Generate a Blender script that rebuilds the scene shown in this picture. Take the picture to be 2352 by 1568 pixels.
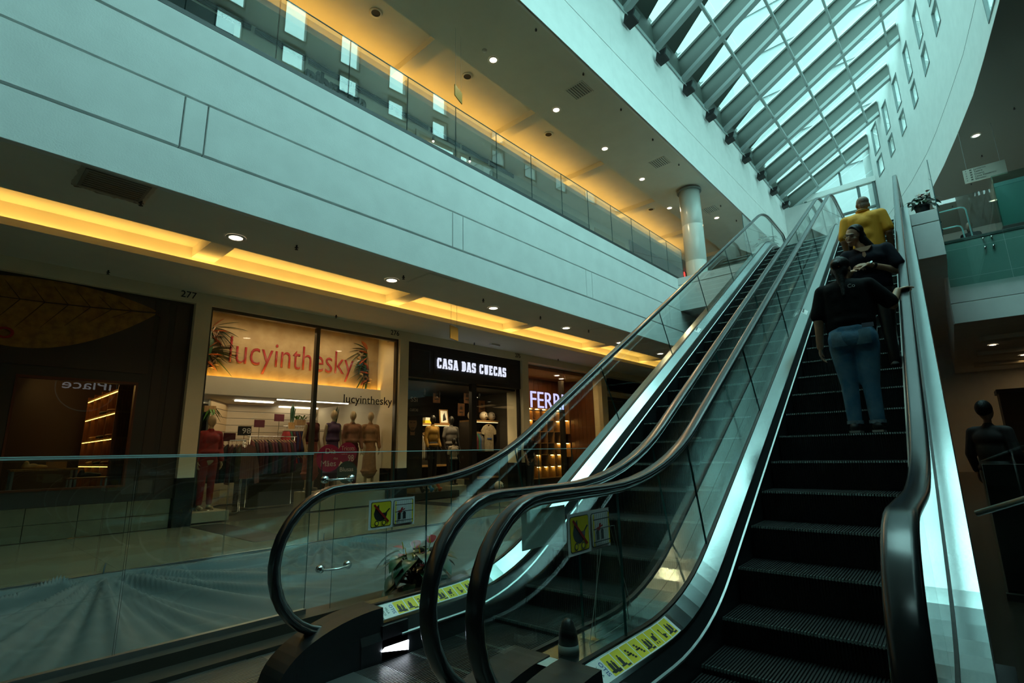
import bpy, bmesh, math, random
from mathutils import Vector, Matrix
random.seed(7)
for _o in list(bpy.data.objects):
    bpy.data.objects.remove(_o)
SC = bpy.context.scene
COL = SC.collection
PI = math.pi

# ------------------------------------------------------------------ camera
CAM_H = 1.25
def cam_axes(yaw, pit, rol):
    fw = Vector((math.sin(yaw)*math.cos(pit), math.cos(yaw)*math.cos(pit), math.sin(pit)))
    rt = Vector((math.cos(yaw), -math.sin(yaw), 0)); up = rt.cross(fw)
    return rt*math.cos(rol)+up*math.sin(rol), -rt*math.sin(rol)+up*math.cos(rol), fw
_rt, _up, _fw = cam_axes(math.radians(-40.064), math.radians(12.189), math.radians(-1.2923))
cd = bpy.data.cameras.new('camera'); cam = bpy.data.objects.new('camera', cd); COL.objects.link(cam)
cd.sensor_width = 36.0; cd.lens = 36.0*1179.67/2352.0; cd.clip_start = 0.05; cd.clip_end = 400
cam.matrix_world = Matrix(((_rt.x, _up.x, -_fw.x, 0), (_rt.y, _up.y, -_fw.y, 0), (_rt.z, _up.z, -_fw.z, CAM_H), (0, 0, 0, 1)))
SC.camera = cam

# ------------------------------------------------------------------ sky and exposure
SKY_STRENGTH = 13.2
world = bpy.data.worlds.new('overcast_sky'); SC.world = world; world.use_nodes = True
wn = world.node_tree; wn.nodes.clear()
wo = wn.nodes.new('ShaderNodeOutputWorld'); bg = wn.nodes.new('ShaderNodeBackground')
tc = wn.nodes.new('ShaderNodeTexCoord'); sx = wn.nodes.new('ShaderNodeSeparateXYZ'); rp = wn.nodes.new('ShaderNodeValToRGB')
wn.links.new(tc.outputs['Generated'], sx.inputs[0]); wn.links.new(sx.outputs['Z'], rp.inputs[0])
rp.color_ramp.elements[0].position = 0.0; rp.color_ramp.elements[0].color = (0.20, 0.40, 0.39, 1)
rp.color_ramp.elements[1].position = 1.0; rp.color_ramp.elements[1].color = (0.57, 1.0, 0.965, 1)
wn.links.new(rp.outputs[0], bg.inputs[0]); bg.inputs[1].default_value = SKY_STRENGTH
wn.links.new(bg.outputs[0], wo.inputs[0])
SC.view_settings.view_transform = 'Standard'; SC.view_settings.look = 'None'
SC.view_settings.exposure = 0.0; SC.view_settings.gamma = 1.0; SC.view_settings.use_curve_mapping = False
SC.cycles.max_bounces = 8; SC.cycles.diffuse_bounces = 4; SC.cycles.glossy_bounces = 4
SC.cycles.transparent_max_bounces = 40; SC.cycles.transmission_bounces = 4
SC.cycles.caustics_reflective = False; SC.cycles.caustics_refractive = False
SC.cycles.sample_clamp_indirect = 4.0
try:
    SC.cycles.use_denoising = True
except Exception:
    pass

# ------------------------------------------------------------------ frames
FA = math.radians(1.6307)          # the shop side runs 1.6 degrees off the escalators
TH = PI/2-FA
def W(u, v, z=0.0):
    return Vector((u*math.sin(FA)-v*math.cos(FA), u*math.cos(FA)+v*math.sin(FA), z))

# ------------------------------------------------------------------ materials
MATS = {}
def mat(name, col=(.8, .8, .8), rough=.5, metal=0.0, spec=.5, emit=None, estr=0.0, noise=0.0, nscale=20.0, bump=0.0, bscale=60.0, col2=None, stretch=None):
    if name in MATS: return MATS[name]
    m = bpy.data.materials.new(name); m.use_nodes = True; nt = m.node_tree
    b = nt.nodes['Principled BSDF']
    b.inputs['Base Color'].default_value = (*col, 1); b.inputs['Roughness'].default_value = rough
    b.inputs['Metallic'].default_value = metal; b.inputs['Specular IOR Level'].default_value = spec
    if noise > 0 or col2 or bump > 0:
        t = nt.nodes.new('ShaderNodeTexCoord'); mp = nt.nodes.new('ShaderNodeMapping')
        if stretch: mp.inputs['Scale'].default_value = stretch
        nt.links.new(t.outputs['Object'], mp.inputs[0])
    if noise > 0 or col2:
        n = nt.nodes.new('ShaderNodeTexNoise'); n.inputs['Scale'].default_value = nscale; n.inputs['Detail'].default_value = 5
        nt.links.new(mp.outputs[0], n.inputs[0])
        r = nt.nodes.new('ShaderNodeValToRGB'); c2 = col2 or tuple(max(0, c*(1-noise)) for c in col)
        r.color_ramp.elements[0].position = .35; r.color_ramp.elements[1].position = .65
        r.color_ramp.elements[0].color = (*c2, 1); r.color_ramp.elements[1].color = (*col, 1)
        nt.links.new(n.outputs[0], r.inputs[0]); nt.links.new(r.outputs[0], b.inputs['Base Color'])
    if bump > 0:
        n2 = nt.nodes.new('ShaderNodeTexNoise'); n2.inputs['Scale'].default_value = bscale; n2.inputs['Detail'].default_value = 3
        nt.links.new(mp.outputs[0], n2.inputs[0])
        bp = nt.nodes.new('ShaderNodeBump'); bp.inputs['Strength'].default_value = bump; bp.inputs['Distance'].default_value = .02
        nt.links.new(n2.outputs[0], bp.inputs['Height']); nt.links.new(bp.outputs[0], b.inputs['Normal'])
    if emit:
        b.inputs['Emission Color'].default_value = (*emit, 1); b.inputs['Emission Strength'].default_value = estr
    MATS[name] = m
    return m
def glass_mat(name, tint=(.93, .98, .97), ior=1.5, rough=0.0, refl=(1, 1, 1)):
    if name in MATS: return MATS[name]
    m = bpy.data.materials.new(name); m.use_nodes = True; nt = m.node_tree; nt.nodes.clear()
    o = nt.nodes.new('ShaderNodeOutputMaterial'); mx = nt.nodes.new('ShaderNodeMixShader')
    t = nt.nodes.new('ShaderNodeBsdfTransparent'); g = nt.nodes.new('ShaderNodeBsdfGlossy'); fr = nt.nodes.new('ShaderNodeFresnel')
    t.inputs[0].default_value = (*tint, 1); g.inputs[0].default_value = (*refl, 1); g.inputs['Roughness'].default_value = rough
    # the pane is closed geometry: use the outside index on both faces so that neither reflects totally
    geo = nt.nodes.new('ShaderNodeNewGeometry'); mr = nt.nodes.new('ShaderNodeMapRange')
    mr.inputs['From Min'].default_value = 0; mr.inputs['From Max'].default_value = 1
    mr.inputs['To Min'].default_value = ior; mr.inputs['To Max'].default_value = 1.0/ior
    nt.links.new(geo.outputs['Backfacing'], mr.inputs['Value']); nt.links.new(mr.outputs[0], fr.inputs['IOR'])
    fr.inputs['IOR'].default_value = ior
    nt.links.new(fr.outputs[0], mx.inputs[0]); nt.links.new(t.outputs[0], mx.inputs[1]); nt.links.new(g.outputs[0], mx.inputs[2])
    nt.links.new(mx.outputs[0], o.inputs[0]); MATS[name] = m
    return m
def emis(name, col, s):
    return mat(name, (0.02, 0.02, 0.02), .5, emit=col, estr=s)

WHITE = mat('white_paint', (.86, .86, .84), .55, noise=.05, nscale=3, bump=.05, bscale=40)
WHITE2 = mat('white_plaster', (.86, .87, .85), .6, noise=.07, nscale=2.2, bump=.12, bscale=55)
GROOVE = mat('groove_shadow_gap', (.22, .24, .23), .8)
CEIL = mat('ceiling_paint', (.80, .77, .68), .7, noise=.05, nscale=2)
CREAM = mat('cream_paint', (.82, .74, .54), .6, noise=.05, nscale=3)
GLASS = glass_mat('clear_glass')
GLASSE = mat('glass_edge', (.02, .10, .10), .15)
SKYGLASS = glass_mat('roof_glass', (.80, .86, .86), 1.45)
SHOPGLASS = glass_mat('shop_glass', (.96, .98, .96), 1.4)
FROST = glass_mat('tinted_teal_glass', (.68, .83, .80), 1.5)
STEEL = mat('brushed_steel', (.34, .38, .38), .17, 1.0, noise=.08, nscale=3, stretch=(30, .4, 30))
STEELD = mat('dull_steel', (.40, .43, .43), .38, 1.0)
CHROME = mat('polished_chrome', (.75, .77, .77), .12, 1.0)
RUBBER = mat('handrail_rubber', (.012, .013, .015), .22, spec=.6)
BLACKP = mat('black_plastic', (.009, .010, .012), .4, noise=.2, nscale=40)
SKIRT = mat('skirt_panel_black', (.018, .020, .022), .3, spec=.6)
STEPM = mat('step_metal_black', (.010, .012, .012), .5, .2)
NOSEM = mat('step_nose_metal', (.13, .17, .16), .38, .8)
PLATE = mat('landing_plate_metal', (.30, .31, .30), .35, .9)
TILE = mat('floor_tile_beige', (.20, .185, .12), .18, noise=.12, nscale=4)
TILED = mat('floor_tile_dark', (.010, .011, .011), .4, spec=.3)
FLOORB = mat('floor_brown_stone', (.030, .024, .017), .22, noise=.25, nscale=6)
STONEB = mat('black_granite', (.012, .014, .015), .16)
BLACK = mat('matt_black', (.008, .008, .009), .5)
DKGREY = mat('dark_grey_laminate', (.035, .032, .026), .5)
WOOD = mat('red_brown_wood', (.16, .055, .018), .4, col2=(.08, .025, .008), nscale=6, stretch=(8, 8, .6))
WOODL = mat('light_wood', (.40, .24, .09), .4, col2=(.28, .15, .05), nscale=6, stretch=(8, 8, 1))
SHEETM = mat('cover_fabric_dimmed', (.10, .125, .125), .5, spec=.25)  # white fabric darkened: the dimness at the opening is in the colour
SKIN = mat('skin_tan', (.50, .28, .17), .5, noise=.08, nscale=12)
SKIN2 = mat('skin_brown', (.34, .17, .09), .5, noise=.08, nscale=12)
HAIR = mat('black_hair', (.007, .006, .006), .5, spec=.2, bump=.3, bscale=90)
GREYHAIR = mat('short_grey_hair', (.36, .26, .20), .6, noise=.4, nscale=60)
TEE = mat('black_cotton', (.006, .006, .007), .9, spec=.15, bump=.1, bscale=30)
NAVY = mat('navy_cotton', (.007, .008, .016), .85, spec=.2, bump=.1, bscale=30)
POLO = mat('mustard_cotton', (.80, .34, .010), .75, bump=.08, bscale=40)
JEANS = mat('blue_denim', (.05, .17, .30), .8, col2=(.13, .28, .40), nscale=7, bump=.35, bscale=22)
LEAF = mat('green_leaf', (.020, .075, .028), .3, noise=.3, nscale=10)
LEAFB = mat('bright_green_leaf', (.08, .24, .02), .4, noise=.3, nscale=10)
REDF = mat('red_flower', (.26, .008, .012), .3)
YELLOW = mat('sign_yellow', (.88, .70, .03), .5)
SIGNW = mat('sign_white', (.90, .92, .90), .5)
SIGNK = mat('sign_black', (.012, .012, .012), .5)
SIGNR = mat('sign_red', (.32, .008, .008), .5)
SIGNB = mat('sign_blue', (.02, .08, .32), .5)
MANN = mat('mannequin_beige', (.50, .40, .26), .5)
MANNK = mat('mannequin_black', (.012, .011, .010), .35)
COVE = emis('cove_light', (1.0, .56, .11), 9.0)
LAMP = emis('lamp_disc', (1.0, .80, .55), 14.0)
TUBE = emis('white_tube_light', (1.0, .86, .66), 8.0)
WARMS = emis('warm_strip_light', (1.0, .55, .10), 6.0)
SIGNLIT = emis('lit_letter_white', (.80, .84, 1.0), 1.0)
SIGNBLUE = emis('lit_letter_blue', (.52, .50, 1.0), 1.5)
COMBL = emis('comb_light_white', (.80, .88, 1.0), 12.0)

# ------------------------------------------------------------------ mesh builder
class MB:
    def __init__(s): s.v = []; s.f = []; s.m = []; s.mi = 0
    def add(s, vs, fs, m=None):
        o = len(s.v); s.v += [tuple(p) for p in vs]
        s.f += [tuple(i+o for i in f) for f in fs]; s.m += [s.mi if m is None else m]*len(fs); return s
    def box(s, x0, x1, y0, y1, z0, z1, m=None):
        return s.hexa([(x0, y0, z0), (x1, y0, z0), (x1, y1, z0), (x0, y1, z0), (x0, y0, z1), (x1, y0, z1), (x1, y1, z1), (x0, y1, z1)], m)
    def hexa(s, p, m=None):
        return s.add(p, [(0, 3, 2, 1), (4, 5, 6, 7), (0, 1, 5, 4), (1, 2, 6, 5), (2, 3, 7, 6), (3, 0, 4, 7)], m)
    def quad(s, a, b, c, d, m=None): return s.add([a, b, c, d], [(0, 1, 2, 3)], m)
    def prism(s, poly, vec, m=None, side=None):
        n = len(poly); vec = Vector(vec); P = [Vector(p) for p in poly]
        s.add(P+[p+vec for p in P], [tuple(range(n-1, -1, -1)), tuple(range(n, 2*n))], m)
        o = len(s.v)-2*n
        for i in range(n):
            j = (i+1) % n; s.f.append((o+i, o+j, o+n+j, o+n+i)); s.m.append(s.mi if (side if side is not None else m) is None else (side if side is not None else m))
        return s
    def tube(s, path, r, n=8, m=None, cap=True):
        P = [Vector(p) for p in path]; rs = r if isinstance(r, (list, tuple)) else [r]*len(P); rings = []; up = None
        for i, p in enumerate(P):
            t = (P[min(i+1, len(P)-1)]-P[max(i-1, 0)]).normalized()
            if up is None: up = Vector((0, 0, 1)) if abs(t.z) < .9 else Vector((1, 0, 0))
            a = t.cross(up).normalized(); up = a.cross(t).normalized()
            rings.append([p+(a*math.cos(2*PI*k/n)+up*math.sin(2*PI*k/n))*rs[i] for k in range(n)])
        vs = [q for r_ in rings for q in r_]; fs = []
        for i in range(len(P)-1):
            for k in range(n): fs.append((i*n+k, i*n+(k+1) % n, (i+1)*n+(k+1) % n, (i+1)*n+k))
        if cap: fs += [tuple(range(n-1, -1, -1)), tuple(range((len(P)-1)*n, len(P)*n))]
        return s.add(vs, fs, m)
    def lathe(s, prof, n=16, c=(0, 0, 0), m=None, cap=True):
        vs = [(c[0]+r*math.cos(2*PI*k/n), c[1]+r*math.sin(2*PI*k/n), c[2]+z) for r, z in prof for k in range(n)]; fs = []
        for i in range(len(prof)-1):
            for k in range(n): fs.append((i*n+k, i*n+(k+1) % n, (i+1)*n+(k+1) % n, (i+1)*n+k))
        if cap: fs += [tuple(range(n-1, -1, -1)), tuple(range((len(prof)-1)*n, len(prof)*n))]
        return s.add(vs, fs, m)
    def sph(s, c, rx, ry=None, rz=None, n=12, k=8, m=None, rot=None):
        ry = rx if ry is None else ry; rz = rx if rz is None else rz; c = Vector(c); vs = []; fs = []
        for i in range(k+1):
            a = -PI/2+PI*i/k
            for j in range(n):
                b = 2*PI*j/n; p = Vector((rx*math.cos(a)*math.cos(b), ry*math.cos(a)*math.sin(b), rz*math.sin(a)))
                if rot is not None: p = rot @ p
                vs.append(c+p)
        for i in range(k):
            for j in range(n): fs.append((i*n+j, i*n+(j+1) % n, (i+1)*n+(j+1) % n, (i+1)*n+j))
        return s.add(vs, fs, m)
    def mesh(s, name, mats, smooth=False):
        me = bpy.data.meshes.new(name); me.from_pydata(s.v, [], s.f)
        for m in (mats if isinstance(mats, (list, tuple)) else [mats]): me.materials.append(m)
        me.polygons.foreach_set('material_index', s.m)
        if smooth: me.polygons.foreach_set('use_smooth', [True]*len(me.polygons))
        me.update(); return me
    def build(s, name, mats, parent=None, smooth=False, loc=None, rz=None, rot=None):
        return place(name, s.mesh(name, mats, smooth), parent, loc, rz, rot)
def place(name, me, parent=None, loc=None, rz=None, rot=None):
    o = bpy.data.objects.new(name, me); COL.objects.link(o)
    if parent is not None: o.parent = parent
    if loc is not None: o.location = loc
    if rz is not None: o.rotation_euler = (0, 0, rz)
    if rot is not None: o.rotation_euler = rot
    return o
def tag(o, label, cat, group=None):
    o['label'] = label; o['category'] = cat
    if group: o['group'] = group
    return o
def thing(name, label, cat, loc=(0, 0, 0), rz=0.0, group=None):
    o = bpy.data.objects.new(name, None); COL.objects.link(o); o.empty_display_size = .1
    o.location = loc; o.rotation_euler = (0, 0, rz); tag(o, label, cat, group); return o
def struct(name, mb=None, mats=None, parent=None, uv=False, smooth=False):
    if mb is None:
        o = bpy.data.objects.new(name, None); COL.objects.link(o)
    else:
        o = mb.build(name, mats, parent, smooth)
    if uv: o.rotation_euler = (0, 0, TH)
    o['kind'] = 'structure'; return o
def copy_tree(o, parent=None):
    c = o.copy(); COL.objects.link(c); c.parent = parent
    for ch in list(o.children): copy_tree(ch, c)
    return c
def text_mesh(txt, size, depth=.004, align='LEFT', offset=0.0, space=1.0, shear=0.0):
    cu = bpy.data.curves.new('lettering', 'FONT'); cu.body = txt; cu.size = size; cu.extrude = depth/2; cu.align_x = align
    cu.offset = offset; cu.space_character = space; cu.resolution_u = 3; cu.shear = shear
    o = bpy.data.objects.new('lettering', cu); COL.objects.link(o)
    bpy.context.view_layer.update()
    me = bpy.data.meshes.new_from_object(o.evaluated_get(bpy.context.evaluated_depsgraph_get()))
    bpy.data.objects.remove(o); bpy.data.curves.remove(cu); return me
def text(name, txt, size, m, parent=None, loc=(0, 0, 0), rot=(PI/2, 0, 0), sx=1.0, sy=1.0, **k):
    me = text_mesh(txt, size, **k); me.materials.clear(); me.materials.append(m)
    o = place(name, me, parent, loc, rot=rot); o.scale = (sx, sy, 1); return o
def lamp(kind, name, loc, energy, col, size=.3, parent=None, rot=None, spot=None, size_y=None):
    l = bpy.data.lights.new(name, kind); l.energy = energy; l.color = col
    if kind == 'AREA':
        l.size = size
        if size_y: l.shape = 'RECTANGLE'; l.size_y = size_y
    else: l.shadow_soft_size = size
    if spot: l.spot_size = spot; l.spot_blend = .6
    o = bpy.data.objects.new(name, l); COL.objects.link(o); o.location = loc
    if parent is not None: o.parent = parent
    if rot: o.rotation_euler = rot
    return o
# ================================================================== THE SETTING
Z2 = 6.5            # upper floor
ZC = 10.75          # upper ceiling
FL = .15            # finished floor on the shop side
U0, U1 = -9.0, 40.0
# ---- floors
mb = MB()
mb.box(-4.3, 12, -9, 1.93, -.4, -.002); mb.box(.06, 12, 1.93, 60, -.4, -.002); mb.box(-4.3, -3.26, 1.93, 60, -.4, -.002)
mb.box(-3.26, .06, 4.3, 60, -.4, -.002); mb.box(-3.26, .06, 1.93, 4.3, -.6, -.5); mb.box(-7.6, -3.4, -9, 60, -.9, -.7)
floor = struct('floor', mb, FLOORB)
mb = MB(); mb.box(U0, U1, 6.34, 17, -.4, FL-.02)
floor2 = struct('floor_shops', mb, mat('shop_floor_dark', (.06, .05, .04), .3), uv=True)
tm = {}
for nm, m_ in (('l', TILE), ('d', TILED)):
    b = MB(); b.hexa([(.001, .001, 0), (1.299, .001, 0), (1.299, 1.279, 0), (.001, 1.279, 0), (.0015, .0015, .02), (1.2985, .0015, .02), (1.2985, 1.2785, .02), (.0015, 1.2785, .02)]); tm[nm] = b.mesh('floor_tile', m_)
for i in range(-3, 14):
    for j in range(3):
        place('floor_tile', tm['l'], floor2, (i*1.3+.2, 6.4+j*1.28, FL-.02))
# dark inlaid bands between the light tiles
for k in range(4):
    b = MB(); b.hexa([(0, 0, 0), (.52, 0, 0), (.52, 2.7, 0), (0, 2.7, 0), (.003, .003, .004), (.517, .003, .004), (.517, 2.697, .004), (.003, 2.697, .004)])
    b.build('floor_band', TILED, floor2, loc=(3.10+k*4.55, 7.46, FL))
mb = MB(); mb.box(U0, 16.6, 6.5, 17, 6.2, Z2); mb.box(16.6, U1, 3.62, 17, 6.2, Z2)
struct('floor_upper', mb, TILE, uv=True)

# ---- lower ceiling over the shop walkway (soffit, recessed light trough, inner soffit)
mb = MB()
mb.box(U0, U1, 6.482, 7.64, 4.245, 4.66); mb.box(U0, U1, 7.60, 9.14, 4.64, 4.75)
mb.box(U0, U1, 8.86, 10.24, 4.245, 4.29); mb.box(U0, U1, 8.86, 8.885, 4.29, 4.345); mb.box(U0, U1, 9.10, 10.4, 4.29, 4.75)
mb.box(U0, U1, 10.24, 17, 4.62, 4.75)
for k in range(-2, 9): mb.box(2.42+k*3.72, 2.76+k*3.72, 7.64, 9.10, 4.47, 4.64)
ceil1 = struct('ceiling', mb, CEIL, uv=True)
def strip(name, label, u0, u1, v, z, m=COVE, w=.07):
    b = MB(); b.box(u0, u1, v-w/2, v+w/2, z, z+.03)
    o = b.build(name, m); o.rotation_euler = (0, 0, TH); tag(o, label, 'light'); return o
strip('cove_light_strip', 'warm hidden strip light in the recessed trough above the lower shops', -8, 30, 9.0, 4.295)

# ---- fascia of the upper floor: rows of panels with recessed joints
mb = MB(); mb.box(U0, 16.58, 6.47, 6.62, 4.26, 6.5)
wl = struct('wall_left', mb, GROOVE, uv=True)
def panel(u0, u1, z0, z1, v0=6.40, v1=6.48, parent=wl, m=WHITE2, c=.006):
    b = MB(); b.hexa([(u0+c, v0, z0+c), (u1-c, v0, z0+c), (u1, v0+c, z0), (u0, v0+c, z0), (u0+c, v0, z1-c), (u1-c, v0, z1-c), (u1, v0+c, z1), (u0, v0+c, z1)])
    b.box(u0, u1, v0+c, v1, z0, z1)
    return b.build('panel', m, parent)
for k in range(-3, 5):
    a, b_ = 1.45+4.22*(k-1)+.25, 1.45+4.22*k
    u1_ = min(a+4.22, 16.6)
    if a > 16: break
    panel(a+.008, min(b_-.008, 16.6), 4.815, 5.475)
    if b_ < 16.3: panel(b_+.008, b_+.242, 4.815, 5.475)
panel(U0, 16.6, 4.245, 4.785); panel(U0, 16.6, 5.50, 6.145, v0=6.405); panel(U0, 16.6, 6.17, 6.545)
panel(16.58, 16.62, 4.245, 6.545)
mb = MB(); mb.box(U0, 16.6, 6.40, 6.47, 6.545, 6.585)
struct('trim_1', mb, mat('dark_edge_trim', (.02, .024, .024), .4), uv=True)

# ---- header and piers of the lower shop fronts
mb = MB(); mb.box(U0, U1, 10.24, 10.55, 4.03, 4.63)
header = struct('trim_2', mb, CREAM, uv=True)
for k, (a, b_) in enumerate(((2.88, 3.14), (7.36, 7.62), (11.93, 12.21), (16.42, 16.80), (21.0, 21.4))):
    mb = MB(); mb.box(a, b_, 10.22, 10.9, .95, 4.03); o = struct('wall_pier_%d' % (k+1), mb, CREAM, uv=True)
    b = MB(); b.box(a-.01, b_+.01, 10.20, 10.92, FL, .95); b.build('pier_base', STONEB, o)
for k, (n, u) in enumerate((('277', 2.62), ('276', 7.08), ('275', 11.62), ('274', 16.05))):
    text('shop_number', n, .17, SIGNK, header, (u, 10.236, 4.105), (PI/2, 0, 0), depth=.006)

# ---- upper storey on the shop side
mb = MB()
mb.box(U0, U1, 5.92, 8.05, ZC, ZC+.34); mb.box(U0, U1, 8.0, 10.5, ZC+.30, ZC+.42)
mb.box(U0, U1, 9.55, 10.4, ZC-.42, ZC-.36); mb.box(U0, U1, 9.55, 9.58, ZC-.36, ZC-.26); mb.box(U0, U1, 9.95, 10.5, ZC-.36, ZC+.34)
for k in range(-2, 8): mb.box(2.9+k*3.75, 3.25+k*3.75, 8.05, 9.95, ZC+.12, ZC+.30)
ceil2 = struct('ceiling_upper', mb, CEIL, uv=True)
strip('cove_light_strip', 'warm hidden strip light in the recess above the upper gallery', -8, 24, 9.75, ZC-.355, emis('cove_light_upper', (1.0, .56, .11), 6.5), w=.12)
mb = MB(); mb.box(U0, U1, 10.24, 10.4, Z2, ZC-.3)
wu = struct('wall_left_upper', mb, mat('beige_wall_upper', (.62, .60, .50), .6, noise=.06, nscale=3), uv=True)
mb = MB(); mb.box(U0, U1, 16.9, 17.1, -.3, 11.2)
struct('wall_shops_rear', mb, DKGREY, uv=True)

# ---- wall band under the roof glass
mb = MB(); mb.box(U0, 31.0, 5.97, 6.4, ZC+.36, 13.9)
wf = struct('wall_left_clerestory', mb, GROOVE, uv=True)
for k in range(-2, 8):
    a = -9+ (k+2)*4.0; b_ = a+4.0
    panel(a, b_, ZC-.03, 12.03, 5.90, 5.98, wf, WHITE, .004); panel(a, b_, 12.05, 13.9, 5.90, 5.98, wf, WHITE, .004)
mb = MB(); mb.box(U0, 31.0, 5.88, 5.92, ZC-.03, ZC+.04); struct('trim_3', mb, WHITE, uv=True)

# ---- curved wall on the right with clerestory windows
CW = [(-9, -2.7), (0, -2.65), (6, -2.5), (10, -2.25), (14.35, -1.79), (16.42, -1.54), (18.05, -1.32), (20.2, -.92), (22.25, -.51), (23.8, -.15), (26.1, .51), (28.1, 1.2), (30.1, 1.95), (32, 2.7)]
def cw(u):
    for (a, va), (b, vb) in zip(CW, CW[1:]):
        if u <= b: return va+(vb-va)*(u-a)/(b-a)
    return CW[-1][1]
def zroof(v): return 13.9+.575*(5.9-v)
BIGW = [(-8.68+2.012*i, -6.80+2.012*i) for i in range(1, 12)]  # unseen low row, widened to throw more light on the left fascia
SMALLW = [(-8.1+2.012*i, -7.28+2.012*i) for i in range(3, 11)]
winU = SMALLW+[(15.2, 16.0), (17.2, 18.0), (19.2, 19.98), (21.25, 22.08), (23.36, 24.10), (25.26, 26.05), (27.05, 27.72), (28.68, 29.5)]
rowsZ = [(14.12, 15.0), (15.28, 16.72)]
def rows_at(u): return [(14.12, 15.0), (15.28, 17.0)] if u < 13.4 else rowsZ
LOWB = (10.9, 13.95)
us = sorted(set([round(a, 3) for a, _ in CW if a < 31.2] + [x for ab in winU+BIGW for x in ab] + [31.2] + [12+.5*i for i in range(38)]))
mb = MB()
def wallq(a, b, z0, z1, zt=False):
    va, vb = cw(a), cw(b)
    za, zb = (z1, z1) if not zt else (zroof(va)+.9, zroof(vb)+.9)
    t = .28
    mb.hexa([(a, va, z0), (b, vb, z0), (b, vb-t, z0), (a, va-t, z0), (a, va, za), (b, vb, zb), (b, vb-t, zb), (a, va-t, za)])
for a, b in zip(us, us[1:]):
    inw = any(a >= x0-1e-4 and b <= x1+1e-4 for x0, x1 in winU)
    low = any(a >= x0-1e-4 and b <= x1+1e-4 for x0, x1 in BIGW)
    zb_ = 10.69
    if low: wallq(a, b, 10.69, LOWB[0]); zb_ = LOWB[1]
    if not inw: wallq(a, b, zb_, 0, True)
    else:
        rz_ = rows_at(a); wallq(a, b, zb_, rz_[0][0])
        for (r0, r1) in zip(rz_, rz_[1:]): wallq(a, b, r0[1], r1[0])
        if min(zroof(cw(a)), zroof(cw(b)))+.5 > rz_[-1][1]: wallq(a, b, rz_[-1][1], 0, True)
wr = struct('wall_right', mb, WHITE, uv=True)
mb = MB()
for a, b in zip(us, us[1:]):
    mb.hexa([(a, cw(a)+.003, 12.0), (b, cw(b)+.003, 12.0), (b, cw(b)-.02, 12.0), (a, cw(a)-.02, 12.0), (a, cw(a)+.003, 12.02), (b, cw(b)+.003, 12.02), (b, cw(b)-.02, 12.02), (a, cw(a)-.02, 12.02)])
struct('trim_4', mb, GROOVE, uv=True)
wi = 2
FRAME = mat('window_frame_grey', (.16, .20, .20), .4)
for (a, b, rws) in [(a_, b2, rows_at(a_)) for a_, b2 in winU]+[(a_, b2, [LOWB]) for a_, b2 in BIGW]:
    for (z0, z1) in rws:
        zt = min(z1, zroof(cw(a))+.4)
        w_ = struct('window_%d' % wi, uv=True); wi += 1
        va, vb = cw(a)-.03, cw(b)-.03
        g = MB(); g.hexa([(a, va, z0), (b, vb, z0), (b, vb-.01, z0), (a, va-.01, z0), (a, va, zt), (b, vb, zt), (b, vb-.01, zt), (a, va-.01, zt)]); g.build('glass_pane', SKYGLASS, w_)
        f = MB(); t = .05
        for (p, q, x0, x1) in ((a, a+t, z0, zt), (b-t, b, z0, zt), (a, b, z0, z0+t), (a, b, zt-t, zt)):
            vp, vq = va+(vb-va)*(p-a)/(b-a), va+(vb-va)*(q-a)/(b-a)
            f.hexa([(p, vp+.045, x0), (q, vq+.045, x0), (q, vq-.03, x0), (p, vp-.03, x0), (p, vp+.045, x1), (q, vq+.045, x1), (q, vq-.03, x1), (p, vp-.03, x1)])
        f.build('window_frame', FRAME, w_)

# ---- sloping roof glazing: rafters, purlins, panes (window_1)
roof = struct('window_1', uv=True)
RAFT = mat('rafter_backlit_tone', (.33, .38, .37), .5, noise=.05, nscale=4)  # white rafters: their backlit look is put into this colour
RDARK = mat('rafter_web_shade_tone', (.075, .095, .08), .6)  # deeper shade on the webs, also put into the colour
def rafter(u, vl=5.92, vr=None, top=True):
    vr = cw(u)+.02 if vr is None else vr
    w = .11; b = MB()
    zl, zr = zroof(vl), zroof(vr)
    b.hexa([(u-w, vl, zl), (u+w, vl, zl), (u+w, vr, zr), (u-w, vr, zr), (u-w, vl, zl+.16), (u+w, vl, zl+.16), (u+w, vr, zr+.16), (u-w, vr, zr+.16)])
    o = b.build('rafter', RAFT, roof)
    c = MB(); w2 = .05
    c.hexa([(u-w2, vl, zl+.16), (u+w2, vl, zl+.16), (u+w2, vr, zr+.16), (u-w2, vr, zr+.16), (u-w2, vl, zl+.96), (u+w2, vl, zl+.96), (u+w2, vr, zr+.72), (u-w2, vr, zr+.72)])
    c.build('rafter_web', RDARK, o)
    d = MB()
    d.hexa([(u-.16, vl, zl+.94), (u-.06, vl, zl+.94), (u-.06, vr, zr+.70), (u-.16, vr, zr+.70), (u-.16, vl, zl+1.0), (u-.06, vl, zl+1.0), (u-.06, vr, zr+.76), (u-.16, vr, zr+.76)])
    d.build('glazing_bar', WHITE, o)
    return o
RU = [13.98+2.012*k for k in range(-5, 9)]
US = RU[0]           # nearer than this the hall has a solid roof
b = MB(); b.hexa([(U0, 6.0, 13.9), (US, 6.0, 13.9), (US, -3.2, zroof(-3.2)), (U0, -3.2, zroof(-3.2)), (U0, 6.0, 14.4), (US, 6.0, 14.4), (US, -3.2, zroof(-3.2)+.5), (U0, -3.2, zroof(-3.2)+.5)]); struct('ceiling_roof_near', b, WHITE, uv=True)
for u in RU: rafter(u)
purv = [4.43, 3.05, 1.72, .32, -1.05, -2.3]
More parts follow.
